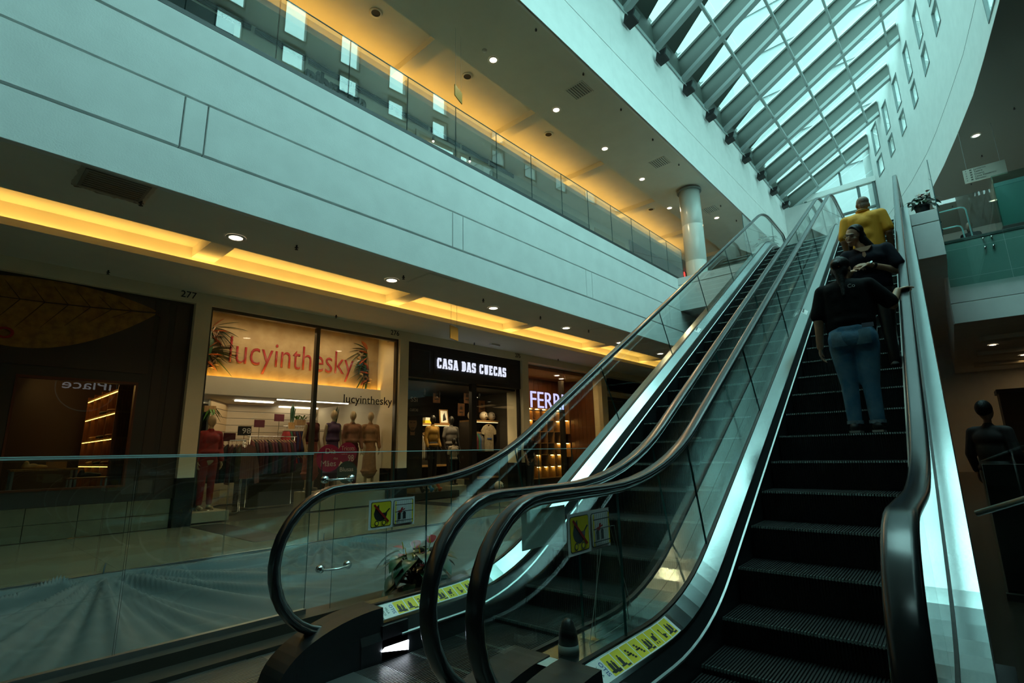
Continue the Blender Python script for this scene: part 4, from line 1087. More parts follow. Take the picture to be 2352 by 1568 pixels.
# ---- woman in a navy top, turned towards the camera
p2 = person('smiling person with long dark hair in a navy top, facing down the escalator', (-.46, 6.93, 2.045))
hp, T2, R2 = head_prims((-.085, -.06, 1.575), -.35, .30, .26, 1.02)
arms = [cap((.19, 0, 1.37), (.245, -.02, 1.09), .058, .046), cap((.245, -.02, 1.09), (.02, -.20, 1.165), .044, .029), cap((-.19, 0, 1.37), (-.24, -.02, 1.09), .058, .046), cap((-.24, -.02, 1.09), (-.16, -.18, 1.12), .044, .030)]
hands = hand((.02, -.20, 1.165), (-1, -.1, .12), (0, .5, -.6), .5, 1)+hand((-.16, -.18, 1.12), (.8, -.3, .2), (0, .3, -.8), .5, -1)
body = [ell((0, 0, .90), (.175, .13, .16)), ell((0, 0, 1.10), (.165, .12, .2)), ell((0, 0, 1.27), (.175, .12, .16)), cap((-.15, 0, 1.37), (.15, 0, 1.37), .062), cap((-.01, 0, 1.38), (-.065, -.03, 1.52), .052, .048),
        cap((-.09, 0, .86), (-.085, -.01, .47), .095, .066), cap((-.085, -.01, .47), (-.085, 0, .08), .062, .04), cap((.09, 0, .86), (.085, -.01, .47), .095, .066), cap((.085, -.01, .47), (.09, 0, .08), .062, .04)]
place('body', blob('body', body+arms+hands+hp, SKIN, .0055, 3), p2)
top = [ell((0, 0, 1.02), (.205, .152, .12)), ell((0, 0, 1.14), (.198, .148, .17)), ell((0, -.02, 1.26), (.20, .150, .13)), cap((-.15, 0, 1.355), (.15, 0, 1.355), .074), cap((.185, 0, 1.36), (.255, -.02, 1.16), .082, .085), cap((-.185, 0, 1.36), (-.25, -.02, 1.16), .082, .085)]
tp = place('navy_top', blob('navy_top', top+[cap((-.06, 0, .98), (-.07, 0, 1.32), .145, .125), cap((.06, 0, .98), (.07, 0, 1.32), .145, .125)], NAVY, .012, 12), p2)
b = MB(); b.prism([(-.095, -.142, 1.40), (.075, -.142, 1.40), (.03, -.150, 1.345), (-.03, -.150, 1.345)], (0, .07, 0)); b.build('neck_opening', SKIN, tp)
b = MB(); vv = [(-.02, -.168, 1.335), (.004, -.168, 1.335), (.012, -.170, 1.29), (-.008, -.170, 1.265), (-.026, -.170, 1.29)]; b.prism(vv, (0, .01, 0)); b.build('keyhole', SKIN, tp)
place('trousers', blob('trousers', [ell((0, 0, .93), (.190, .142, .10)), ell((0, 0, .86), (.196, .15, .12)), cap((-.095, 0, .82), (-.087, -.01, .47), .104, .072), cap((-.087, -.01, .47), (-.087, 0, .10), .070, .055), cap((.095, 0, .82), (.087, -.01, .47), .104, .072), cap((.087, -.01, .47), (.09, 0, .10), .070, .055)], BLACK, .012, 4), p2)
place('shoes', blob('shoes', feet_prims([(-.087, .05, .012), (.09, .05, .012)], (0, -1, 0)), BLACK, .009, 3), p2)
hr = [ell(T2((0, .040, .058)), (.084, .086, .080), R2), ell(T2((.015, .080, -.03)), (.078, .050, .10), R2), ell(T2((.075, .030, -.03)), (.022, .050, .09), R2), ell(T2((-.078, .040, -.02)), (.016, .045, .08), R2),
      cap(T2((.076, .040, -.05)), (.115, .02, 1.33), .048, .036), cap((.115, .02, 1.33), (.13, .03, 1.22), .036, .02), cap(T2((-.07, .06, -.06)), (-.15, .07, 1.36), .026, .02), cap(T2((.010, -.046, .108)), T2((.068, -.02, .05)), .014, .014), cap(T2((-.004, -.046, .108)), T2((-.064, -.02, .05)), .013, .013)]
place('hair', blob('hair', hr, HAIR, .010, 3), p2)
DARK = mat('eye_dark', (.01, .008, .007), .3); LIP = mat('lips', (.30, .09, .07), .45); TEETH = mat('teeth', (.6, .58, .5), .4)
for sx_ in (-1, 1):
    b = MB(); b.sph(T2((sx_*.031, -.086, .012)), .013*1.0, .006, .0045, 12, 6, rot=R2); b.build('eye', DARK, p2)
    b = MB(); b.tube([T2((sx_*.014, -.0925, .028)), T2((sx_*.032, -.0935, .036)), T2((sx_*.05, -.082, .030))], .0035, 6); b.build('eyebrow', HAIR, p2)
b = MB(); b.tube([T2((-.028, -.088, -.050)), T2((-.014, -.0965, -.058)), T2((0, -.099, -.060)), T2((.014, -.0965, -.058)), T2((.028, -.088, -.050))], [.003, .006, .007, .006, .003], 8); b.build('lips', LIP, p2)
b = MB(); b.tube([T2((-.018, -.0975, -.0535)), T2((0, -.1035, -.0585)), T2((.018, -.0975, -.0535))], [.002, .0045, .002], 6); b.build('teeth', TEETH, p2)
b = MB()
for sx_ in (-1, 1):
    b.tube([T2((sx_*.033+.026*math.cos(k*PI/8), -.099+.006*abs(math.cos(k*PI/8)), .010+.020*math.sin(k*PI/8))) for k in range(17)], .0013, 5, cap=False)
    b.tube([T2((sx_*.058, -.093, .014)), T2((sx_*.078, .0, .012))], .0013, 5)
b.tube([T2((-.008, -.101, .014)), T2((.008, -.101, .014))], .0013, 5); b.build('spectacles', STEELD, p2)
wt = MB(); wt.tube([(.055, -.178, 1.156), (.075, -.160, 1.150)], .034, 16); wo_ = wt.build('watch_strap', BLACKP, p2)
b = MB(); b.tube([(.050, -.212, 1.175), (.046, -.222, 1.182)], .016, 14); b.build('watch_face', CHROME, wo_)

# ---- man in a mustard polo shirt, back to the camera
p3 = person('person with shaved grey hair in a mustard polo shirt near the top of the escalator', (-.53, 8.53, 2.975))
hp, T3, R3 = head_prims((.02, .03, 1.655), PI+.30, -.02, 0, 1.06)
arms = [cap((-.205, 0, 1.45), (-.265, -.02, 1.16), .062, .050), cap((-.265, -.02, 1.16), (-.255, .10, .93), .046, .033), cap((.205, 0, 1.45), (.265, -.02, 1.16), .062, .050), cap((.265, -.02, 1.16), (.26, .09, .92), .046, .033)]
hands = hand((-.255, .10, .93), (.1, .3, -1), (1, 0, 0), .4, -1, 1.05)+hand((.26, .09, .92), (-.1, .3, -1), (-1, 0, 0), .4, 1, 1.05)
body = [ell((0, 0, .95), (.18, .13, .16)), ell((0, 0, 1.15), (.185, .13, .2)), ell((0, 0, 1.34), (.195, .13, .17)), cap((-.165, 0, 1.445), (.165, 0, 1.445), .068), cap((0, 0, 1.46), (.015, .02, 1.60), .062, .060),
        cap((-.095, 0, .90), (-.09, .01, .49), .095, .066), cap((-.09, .01, .49), (-.09, 0, .08), .062, .042), cap((.095, 0, .90), (.09, .01, .49), .095, .066), cap((.09, .01, .49), (.09, 0, .08), .062, .042)]
place('body', blob('body', body+arms+hands+hp, SKIN2, .0055, 4), p3)
pl = [ell((0, 0, 1.02), (.205, .155, .13)), ell((0, -.005, 1.16), (.208, .152, .2)), ell((0, -.005, 1.34), (.222, .152, .16)), cap((-.17, 0, 1.452), (.17, 0, 1.452), .084), cap((0, .0, 1.49), (.01, .012, 1.545), .076, .074),
      cap((-.205, 0, 1.45), (-.258, -.018, 1.22), .085, .078), cap((.205, 0, 1.45), (.258, -.018, 1.22), .085, .078)]
pl += [cap((-.07, 0, 1.0), (-.08, 0, 1.40), .145, .14), cap((.07, 0, 1.0), (.08, 0, 1.40), .145, .14)]
po = place('polo_shirt', blob('polo_shirt', pl, POLO, .011, 12), p3)
b = MB(); b.lathe([(.080, 0), (.088, .0), (.083, .05), (.076, .05)], 24, (.008, .012, 1.525), cap=False); co = b.build('collar', POLO, po, True)
b = MB(); b.lathe([(.0815, .034), (.0875, .034), (.0865, .044), (.081, .044)], 24, (.008, .012, 1.525), cap=False); b.build('collar_stripe', mat('stripe_grey', (.16, .2, .18), .7), co, True)
place('trousers', blob('trousers', [ell((0, 0, .95), (.19, .142, .10)), cap((-.098, 0, .88), (-.09, .01, .49), .104, .075), cap((-.09, .01, .49), (-.09, 0, .10), .072, .058), cap((.098, 0, .88), (.09, .01, .49), .104, .075), cap((.09, .01, .49), (.09, 0, .10), .072, .058)], BLACK, .013, 4), p3)
place('shoes', blob('shoes', feet_prims([(-.09, -.05, .012), (.09, -.05, .012)], (0, 1, 0)), BLACK, .009, 3), p3)
place('hair', blob('hair', [ell(T3((0, .024, .040)), (.0795, .0945, .082), R3), ell(T3((0, .066, -.02)), (.066, .042, .06), R3)], GREYHAIR, .010, 4), p3)

# ---- simple standing figures reused for the mannequins and people far away
def stand_prims(w=1.0, arm=.0):
    return [ell((0, 0, .93), (.155*w, .11, .14)), ell((0, 0, 1.10), (.135*w, .10, .18)), ell((0, -.005, 1.28), (.155*w, .11, .15)), cap((-.14*w, 0, 1.39), (.14*w, 0, 1.39), .05), cap((0, 0, 1.40), (0, -.01, 1.52), .045, .042),
            ell((0, -.015, 1.63), (.072, .09, .112)), ell((0, -.04, 1.57), (.045, .045, .05)),
            cap((-.085, 0, .88), (-.08, -.01, .48), .082, .055), cap((-.08, -.01, .48), (-.085, 0, .07), .052, .034), cap((.085, 0, .88), (.08, -.01, .48), .082, .055), cap((.08, -.01, .48), (.085, 0, .07), .052, .034),
            cap((-.085, .03, .035), (-.09, -.13, .03), .034, .028), cap((.085, .03, .035), (.09, -.13, .03), .034, .028),
            cap((-.175*w, 0, 1.38), (-.225*w, .02, 1.10), .045, .036), cap((-.225*w, .02, 1.10), (-.23*w, -.06, .86), .036, .024), cap((.175*w, 0, 1.38), (.225*w, .02, 1.10), .045, .036), cap((.225*w, .02, 1.10), (.23*w, -.06, .86), .036, .024)]
def hands_low(w): return hand((-.23*w, -.06, .86), (0, -.2, -1), (1, 0, 0), .35, 1, .95)+hand((.23*w, -.06, .86), (0, -.2, -1), (-1, 0, 0), .35, -1, .95)
FBODY = blob('body', stand_prims(.92)+hands_low(.92), MANN, .009, 3)
MBODY = blob('body', stand_prims(1.08)+hands_low(1.08), MANNK, .009, 3)
def top_prims(w, sleeve, hem):
    P = [ell((0, 0, 1.13), (.160*w, .125, .2)), ell((0, -.005, 1.29), (.178*w, .132, .14)), cap((-.14*w, 0, 1.39), (.14*w, 0, 1.39), .062), cap((0, 0, 1.41), (0, -.004, 1.45), .062, .058)]
    P.append(cap((0, 0, hem+.08), (0, 0, 1.15), .10, .09)); P.append(ell((0, 0, hem+.07), (.178*w, .14, .08)))
    for s in (-1, 1):
        if sleeve > 0: P.append(cap((s*.175*w, 0, 1.38), (s*(.175+.05*min(1, sleeve*2))*w, .02*min(1, sleeve*2), 1.38-.28*min(1, sleeve*2)), .062, .056))
        if sleeve > .5: P.append(cap((s*.225*w, .02, 1.10), (s*.23*w, -.06, .90), .056, .046))
    return P
def skirt_prims(w, hem): return [ell((0, 0, 1.0), (.15*w, .12, .08)), cap((0, 0, .95), (0, 0, hem), .14*w, .19*w), ell((0, 0, hem), (.22*w, .18, .05))]
def trouser_prims(w, r=.0):
    return [ell((0, 0, .95), (.168*w, .125, .11)), cap((-.09*w, 0, .86), (-.085, -.01, .48), .094+r, .068+r), cap((-.085, -.01, .48), (-.088, 0, .12), .066+r, .054+r), cap((.09*w, 0, .86), (.085, -.01, .48), .094+r, .068+r), cap((.085, -.01, .48), (.088, 0, .12), .066+r, .054+r)]
# ================================================================== SHOPS
def fit_text(name, txt, w, h, m, parent, loc, depth=.01, bold=0.0, sp=1.0, shear=0.0):
    me = text_mesh(txt, 1.0, .0, offset=bold, space=sp, shear=shear, align='LEFT'); me.materials.clear(); me.materials.append(m)
    xs = [v.co.x for v in me.vertices]; ys = [v.co.y for v in me.vertices]
    kx = w/(max(xs)-min(xs)); ky = h/(max(ys)-min(ys))
    for v in me.vertices: v.co = Vector(((v.co.x-min(xs))*kx, (v.co.y-min(ys))*ky, 0))
    o = place(name, me, parent, loc, rot=(PI/2, 0, 0)); md = o.modifiers.new('depth', 'SOLIDIFY'); md.thickness = depth; md.offset = 0
    return o
def ubox(name, m, u0, u1, v0, v1, z0, z1, label=None, cat=None, group=None, parent=None):
    b = MB(); b.box(u0, u1, v0, v1, z0, z1); o = b.build(name, m, parent)
    if parent is None:
        o.rotation_euler = (0, 0, TH)
        if label: tag(o, label, cat, group)
        else: o['kind'] = 'structure'
    return o
# partition walls between shops and shop ceilings / back walls
for k, u in enumerate((3.0, 7.48, 12.06, 16.6, 21.2)):
    ubox('wall_partition_%d' % (k+1), DKGREY if k != 1 else CREAM, u-.06, u+.06, 10.85, 16.9, FL, 4.6)
ubox('wall_partition_0', DKGREY, -3.0, -2.9, 10.5, 16.9, FL, 4.6)

# hung clothes: one mesh seen edge-on, one laid out flat to the front
def side_garment(L=.78):
    b = MB(); P = [(0, 0), (.05, .16), (.19, .23), (.21, .30), (.20, L)]
    n = 9; vs = []; rows = []
    for i in range(n):
        f = i/(n-1); z = -L*f; w = .03+.20*min(1, f*3.0)**.6; t = .016+.012*min(1, f*3)+.004*math.sin(f*17)
        rows.append((w, t, z))
    for (w, t, z) in rows: vs += [(-t, -w, z), (t, -w, z), (t*1.2, 0, z), (t, w, z), (-t, w, z), (-t*1.2, 0, z)]
    fs = []
    for i in range(n-1):
        for k in range(6): fs.append((i*6+k, i*6+(k+1) % 6, (i+1)*6+(k+1) % 6, (i+1)*6+k))
    fs += [tuple(range(5, -1, -1)), tuple(range((n-1)*6, n*6))]
    return b.add(vs, fs).mesh('garment', TEE, True)
GSIDE = side_garment(); GSHORT = side_garment(.6)
b = MB(); b.tube([(0, 0, .0), (0, .012, .035), (0, 0, .065), (0, -.012, .045)], .003, 5); b.tube([(0, -.2, -.07), (0, 0, 0), (0, .2, -.07)], .008, 6); HANGER = b.mesh('hanger', WOODL, True)
def front_garment(L=.7, w=.24, sl=.5, sw=.16):
    """jumper or shirt hung facing the front with drooping sleeves"""
    pts = [(-.07, 0), (-.05, -.05), (0, -.075), (.05, -.05), (.07, 0), (w, -.06), (w+.10, -.06-sl*.55), (w+sw, -.06-sl), (w+sw-.09, -.08-sl), (w-.02, -.22), (w-.01, -L), (-w+.01, -L), (-w+.02, -.22), (-w-sw+.09, -.08-sl), (-w-sw, -.06-sl), (-w-.10, -.06-sl*.55), (-w, -.06)]
    bm = bmesh.new(); vs = [bm.verts.new((x, -.02, z)) for x, z in pts]; f = bm.faces.new(vs); r = bmesh.ops.extrude_face_region(bm, geom=[f])
    for v in r['geom']:
        if isinstance(v, bmesh.types.BMVert): v.co.y += .045
    bmesh.ops.triangulate(bm, faces=bm.faces[:]); bmesh.ops.subdivide_edges(bm, edges=bm.edges[:], cuts=2)
    for v in bm.verts: v.co.y += .012*math.sin(v.co.x*38)*min(1, -v.co.z*3)
    bmesh.ops.recalc_face_normals(bm, faces=bm.faces[:])
    me = bpy.data.meshes.new('garment'); bm.to_mesh(me); bm.free(); return me
def colmat(name, c, r=.8): return mat(name, c, r, noise=.25, nscale=14)
def hang_row(u0, v0, z, n, du, dv, cols, rod_label, g_label, grp, mesh=GSIDE, ang=0.0, stand=True, z0=FL):
    """a rail with hangers, each garment a thing of its own"""
    t = uvthing('clothes_rail', rod_label, 'rail', u0, v0, z0, None, ang)
    L = math.hypot(du, dv)*n; a0 = math.atan2(dv, du)
    b = MB(); b.tube([(-.06*math.cos(a0), -.06*math.sin(a0), z-z0+.03), ((L+.06)*math.cos(a0), (L+.06)*math.sin(a0), z-z0+.03)], .012, 8); b.build('rail_bar', CHROME, t, True)
    if stand:
        for s in (0, L):
            b = MB(); b.tube([(s*math.cos(a0), s*math.sin(a0), 0), (s*math.cos(a0), s*math.sin(a0), z-z0+.03)], .012, 8); b.build('rail_post', CHROME, t, True)
        b = MB(); b.box(-.02, L+.02, -.22, .22, 0, .03); b.build('rail_foot', CHROME, t, rz=a0)
    rnd = random.Random(n+int(u0*10)); ms = {}
    for i in range(n):
        c = cols[rnd.randrange(len(cols))] if not isinstance(cols, tuple) else cols[i % len(cols)]
        if c.name not in ms: me = mesh.copy(); me.materials.clear(); me.materials.append(c); ms[c.name] = me
        w_ = W(u0+(i+.5)*du, v0+(i+.5)*dv, z-.045)
        o = thing('hung_garment', g_label % ORD[i] if '%' in g_label else g_label, 'garment', w_, TH+a0+rnd.uniform(-.12, .12)+ang, grp)
        place('fabric', ms[c.name], o, (0, 0, -.005)); place('hanger', HANGER, o, (0, 0, 0))
def mannequin(label, u, v, z, body, rz=0.0, top=None, bottom=None, s=1.0, base=True):
    t = uvthing('mannequin', label, 'mannequin', u, v, z, None, rz); t.scale = (s, s, s)
    place('body', body, t, (0, 0, .02))
    if top: place('top', top, t, (0, 0, .02))
    if bottom: place('bottom', bottom, t, (0, 0, .02))
    b = MB(); b.lathe([(.17, 0), (.17, .012), (.16, .018), (.001, .018)], 20); b.build('stand_plate', CHROME, t)
    return t
def remat(me, m): c = me.copy(); c.materials.clear(); c.materials.append(m); return c
F_JUMPER = blob('top', top_prims(.95, 1.0, .98), TEE, .016, 4); F_SKIRT = blob('bottom', skirt_prims(.95, .35), TEE, .016, 4); F_TROUS = blob('bottom', trouser_prims(.95), TEE, .016, 4); F_VEST = blob('top', top_prims(.95, 0.0, 1.0), TEE, .016, 4)
M_LONG = blob('top', top_prims(1.1, 1.0, .86), TEE, .016, 4); M_TEE = blob('top', top_prims(1.1, .4, .90), TEE, .016, 4); M_TROUS = blob('bottom', trouser_prims(1.08), BLACK, .016, 4)

# ------------------------------------------------ shop 277: dark front, gold leaf, small lit window
V0 = 10.34
mb = MB()
for (a, b_, z0, z1) in ((-3, .70, .62, 4.03), (2.19, 2.88, .62, 4.03), (.70, 2.19, 2.53, 4.03), (.70, 2.19, .62, .85)): mb.box(a, b_, V0, V0+.25, z0, z1)
w277 = struct('wall_shop_277', mb, DKGREY, uv=True)
for (a, b_, z0, z1) in ((-.6, 2.30, 2.68, 3.98), (2.36, 2.52, .7, 3.98), (2.60, 2.84, .7, 3.98)):
    b = MB(); b.hexa([(a, V0-.012, z0), (b_, V0-.012, z0), (b_, V0, z0), (a, V0, z0), (a+.02, V0-.012, z1), (b_-.02, V0-.012, z1), (b_, V0, z1), (a, V0, z1)]); b.build('panel', mat('dark_brown_panel', (.045, .034, .026), .45), w277)
for k in range(6):
    for j in range(2):
        b = MB(); b.box(-.75+k*.6+.004, -.75+(k+1)*.6-.004, V0-.03, V0+.2, FL+.235*j+.003, FL+.235*(j+1)-.003); b.build('stone_tile', mat('olive_stone', (.15, .14, .08), .4, noise=.2, nscale=8), w277)
# gold leaf relief
lt = uvthing('leaf_relief', 'huge golden dried-leaf picture above the dark shop window', 'picture', 2.3, V0-.016, 3.75)
b = MB(); n = 28; vs = []; fs = []
def leafpt(f):   # f 0 tip at right -> 1 left
    x = -2.75*f; c = -.10*math.sin(f*2.2)-.02*f; hu = .36*math.sin(PI*min(1, f*.9+.02))**.75; hl = .72*math.sin(PI*min(1, f*.85+.01))**.9
    return x, c, hu, hl
for i in range(n+1):
    x, c, hu, hl = leafpt(i/n)
    for q in (-1, -.66, -.33, 0, .5, 1): vs.append((x, -.012+.010*abs(q), c+(q*hl if q < 0 else q*hu)))
for i in range(n):
    for q in range(5): a = i*6+q; fs.append((a, a+1, a+7, a+6))
b.add(vs, fs); b.build('leaf_blade', mat('gold_leaf', (.36, .19, .035), .5, col2=(.20, .10, .022), nscale=9), lt, True)
b = MB(); b.tube([(.10, -.02, -.06), (0, -.02, 0)]+[(leafpt(f)[0], -.022, leafpt(f)[1]) for f in (.1, .3, .5, .7, .9)], [.012, .014, .012, .010, .008, .006, .004], 6)
for f in (.12, .22, .32, .42, .52, .62, .72):
    x, c, hu, hl = leafpt(f)
    b.tube([(x, -.018, c), (x-.28, -.014, c-.62*hl)], [.005, .002], 4); b.tube([(x, -.018, c), (x-.2, -.014, c+.75*hu)], [.005, .002], 4)
b.build('leaf_veins', mat('leaf_vein', (.05, .022, .006), .5), lt, True)
fit_text('shop_letters', 'ro', .36, .17, SIGNR, lt, (-2.06, -.02, -.72), .012)
# window, shelving wall and shoes
wn_ = struct('window_30', uv=True)
b = MB(); b.box(.70, 2.19, V0+.05, V0+.062, .85, 2.53); b.build('glass_pane', SHOPGLASS, wn_)
b = MB()
for (a, b2, z0, z1) in ((.70, 2.19, 2.49, 2.53), (.70, .73, .85, 2.53), (2.16, 2.19, .85, 2.53), (.70, 2.19, .85, .88)): b.box(a, b2, V0-.01, V0+.10, z0, z1)
b.build('window_frame', mat('red_brown_frame', (.10, .03, .012), .4), wn_)
ubox('wall_shop_277_back', mat('wine_dark_wall', (.018, .006, .005), .5), -2.9, 2.94, 14.0, 14.1, FL, 4.6)
sh_ = uvthing('shoe_display_wall', 'lit wooden shelving wall with shoes inside the dark shop window', 'shelf', 2.36, 11.0, FL)
b = MB(); b.box(-.04, 0, 0, 2.6, 0, 2.4); b.build('back_board', WOODL, sh_)
for z in (.55, 1.02, 1.48, 1.92, 2.3):
    b = MB(); b.box(-.30, -.04, 0, 2.6, z, z+.03); s_ = b.build('shelf_board', WOODL, sh_)
    b = MB(); b.box(-.30, -.285, .05, 2.55, z-.012, z-.002); b.build('strip_light', emis('shelf_strip', (1, .56, .10), 6), s_)
for y in (0, .65, 1.3, 1.95, 2.57):
    b = MB(); b.box(-.30, -.04, y, y+.03, 0, 2.4); b.build('upright', WOOD, sh_)
def shoe_mesh():
    return blob('shoe', [cap((0, -.09, .035), (0, .10, .03), .036, .030), ell((0, .12, .028), (.038, .05, .026)), cap((0, -.09, .04), (0, -.075, .085), .034, .030), ell((0, 0, .05), (.030, .06, .028))], BLACK, .008, 3)
SHOE = shoe_mesh()
def shoe(label, u, v, z, m, rz=0.0, s=1.0, grp=None):
    o = place('shoe', remat(SHOE, m), None, W(u, v, z), TH+rz); o.scale = (s, s, s); tag(o, label, 'shoe', grp); return o
cols = [colmat('shoe_brown', (.16, .06, .02), .4), BLACK, colmat('shoe_tan', (.30, .15, .05), .4)]
for i, (y, z) in enumerate(((.3, .58), (.9, .58), (1.5, .58), (.35, 1.05), (.95, 1.05), (1.6, 1.05), (.3, 1.51), (1.0, 1.51), (1.65, 1.51), (.4, 1.95), (1.0, 1.95))):
    shoe('leather shoe on the lit shelves of the dark shop, %s shelf, %s place' % (ORD[i//3], ORD[i % 3]), 2.36-.17, 11.0+y, FL+z, cols[i % 3], 1.6, 1.1, 'shoes on the lit shelving wall')
tb = uvthing('display_table', 'small wooden display table behind the dark shop window', 'table', 1.30, 11.35, FL)
b = MB(); b.box(-.42, .42, -.25, .25, .98, 1.01); b.build('table_top', WOODL, tb)
for x in (-.38, .38):
    for y in (-.2, .2): b = MB(); b.box(x-.015, x+.015, y-.015, y+.015, 0, .98); b.build('leg', STEELD, tb)
shoe('pale pointed shoe on the display table', 1.15, 11.30, FL+1.012, colmat('shoe_cream', (.45, .32, .14), .4), -1.4, 1.1)
bx = ubox('shoe_box', mat('kraft_box', (.42, .24, .10), .6), 1.33, 1.57, 11.33, 11.53, FL+1.012, FL+1.12, 'open orange-brown shoe box on the display table', 'box')
tb2 = uvthing('display_table', 'low dark display table at the right of the dark shop window', 'table', 1.78, 10.83, FL)
b = MB(); b.box(-.26, .26, -.2, .2, .84, .86); b.build('table_top', WOOD, tb2)
for x in (-.22, .22):
    for y in (-.16, .16): b = MB(); b.box(x-.012, x+.012, y-.012, y+.012, 0, .84); b.build('leg', STEELD, tb2)
shoe('black shoe on the low dark display table', 1.78, 10.83, FL+.862, BLACK, -1.4, 1.1)
lamp('AREA', 'shop_277_lamp', W(1.2, 12.6, 4.3), 10, (1, .62, .22), .6)
lamp('AREA', 'shop_277_shelf_fill', W(1.1, 12.3, 2.9), 14, (1, .55, .14), .3, rot=(0, -1.25, TH), size_y=2.2)  # added light that warms the shelf boards, no fitting there

# ------------------------------------------------ shop 276: women's fashion, wide glass front
lf = uvthing('storefront', 'glass shop front of the fashion shop with floral sign', 'storefront', 3.14, 10.33, FL)
FR = mat('bronze_frame', (.10, .09, .075), .35, .6)
for (a, b_) in ((.02, 2.12), (2.19, 4.20)):
    b = MB(); b.box(a, b_, .02, .032, .0, 3.86); b.build('glass_pane', SHOPGLASS, lf)
for (a, b_) in ((0, .05), (2.11, 2.19), (4.17, 4.22)):
    b = MB(); b.box(a, b_, -.03, .07, 0, 3.88); b.build('mullion', FR, lf)
b = MB(); b.box(0, 4.22, -.03, .07, 3.82, 3.88); b.build('head_rail', FR, lf)
fit_text('window_lettering', 'lucyinthesky', 1.27, .24, SIGNK, lf, (2.83, .0, 2.20), .003, .004)
PINK = mat('sticker_magenta', (.30, .008, .07), .5); DGREEN = mat('sticker_dark', (.02, .045, .035), .5)
def disc(cx, cz, r, m, name, y):
    b = MB(); b.prism([(cx+r*math.cos(2*PI*i/28), y, cz+r*math.sin(2*PI*i/28)) for i in range(28)], (0, .002, 0)); return b.build(name, m, lf)
disc(2.56, 1.07, .285, PINK, 'round_sticker', .012); disc(2.99, 1.17, .23, PINK, 'round_sticker', .009); disc(3.0, .76, .24, DGREEN, 'round_sticker', .006)
TXT = mat('sticker_text', (.62, .52, .45), .5)
for (t_, x, z, w, h) in (('Dia', 2.47, 1.16, .23, .11), ('das', 2.66, 1.04, .10, .05), ('Mães', 2.38, .90, .34, .12), ('Tricots', 2.83, 1.22, .32, .10), ('a partir de', 2.84, 1.13, .14, .03), ('98', 3.0, .99, .14, .14), ('Blusas', 2.82, .78, .32, .09)):
    fit_text('sticker_lettering', t_, w, h, TXT, lf, (x, .002, z), .002)
# interior shell
mb = MB(); mb.box(3.06, 7.42, 11.26, 16.8, 2.62, 2.75); ls = struct('ceiling_shop_276', mb, mat('shop_ceiling', (.55, .48, .36), .6), uv=True)
mb = MB(); mb.box(3.06, 7.42, 11.10, 11.26, 2.50, 2.74); mb.box(3.06, 7.42, 11.08, 11.11, 2.50, 2.86); struct('trim_8', mb, WHITE, uv=True)
mb = MB(); mb.box(3.06, 7.42, 11.24, 11.32, 2.75, 4.6); struct('wall_shop_276_sign', mb, mat('sign_board_gold', (.42, .33, .20), .55, col2=(.34, .25, .14), nscale=5), uv=True)
sg = uvthing('shop_sign', 'large red lettering with painted tropical flowers on the fashion shop sign board', 'sign', 3.2, 11.235, 2.75)
fit_text('sign_letters', 'lucyinthesky', 2.85, .72, mat('sign_crimson', (.28, .02, .03), .5), sg, (.66, -.004, .26), .012, -.008)
b = MB(); b.box(-.1, 4.2, -.11, -.07, 0, .02); b.build('glow_strip', emis('sign_glow', (1, .50, .07), 22), sg)
rnd = random.Random(2); lv = MB(); fl = MB(); ol = MB()
for (cx, cz, sx_) in ((.30, 1.12, 1), (.22, .62, 1), (3.86, 1.12, -1), (3.92, .6, -1)):
    for k in range(9):
        a = (-1.7+k*.26)+rnd.uniform(-.1, .1)
        leaf(lv, (cx, -.02, cz), (sx_*math.cos(a), -.06, math.sin(a)), rnd.uniform(.40, .68), .036, .15, 0, False)
    for k in range(3): leaf(ol, (cx, -.02, cz-.1*k), (sx_*.5, -.12, .6-.5*k), .30, .07, .1, 0)
    for k in range(3):
        c = Vector((cx+sx_*rnd.uniform(0, .18), -.03, cz-rnd.uniform(.1, .35)))
        for q in range(5): leaf(fl, c, (math.cos(q*1.256), -.2, math.sin(q*1.256)), .12, .045, 0, 0, False)
lv.build('painted_leaves', LEAF, sg); fl.build('painted_flowers', mat('petal_white', (.62, .48, .38), .5), sg); ol.build('painted_petals', mat('petal_orange', (.45, .10, .03), .5), sg)
# slatted display walls
def slat_wall(name, u0, v0, ang, L, z0, z1, m, n):
    w_ = struct(name, uv=False); w_.location = W(u0, v0, 0); w_.rotation_euler = (0, 0, TH+ang)
    b = MB(); b.box(0, L, .02, .06, z0, z1); b.build('backing', GROOVE, w_)
    me = MB().box(0, L, 0, .02, .006, (z1-z0)/n-.006).mesh('slat', m)
    for i in range(n): place('slat', me, w_, (0, 0, z0+(z1-z0)*i/n))
SLAT = mat('slat_cream', (.46, .38, .27), .5)
slat_wall('wall_slats_1', 4.95, 14.2, 0, 2.5, FL, 2.62, SLAT, 14); slat_wall('wall_slats_2', 4.25, 13.2, .95, 1.25, FL, 2.62, mat('slat_tan', (.46, .34, .20), .5), 14)
slat_wall('wall_slats_3', 3.1, 15.6, 0, 1.6, FL, 2.62, mat('ochre_panel', (.50, .34, .10), .5), 2)
cR = [colmat('cloth_wine', (.09, .012, .018)), colmat('cloth_plum', (.07, .012, .04)), colmat('cloth_black', (.015, .012, .012)), colmat('cloth_maroon', (.13, .02, .02))]
cM = [colmat('cloth_red', (.35, .02, .03)), colmat('cloth_green', (.02, .12, .06)), colmat('cloth_navy', (.03, .03, .09)), colmat('cloth_cream', (.5, .4, .28)), cR[0]]
cK = [colmat('cloth_black', (.015, .012, .012)), colmat('cloth_grey', (.12, .10, .07)), colmat('cloth_olive', (.10, .09, .05)), cR[0]]
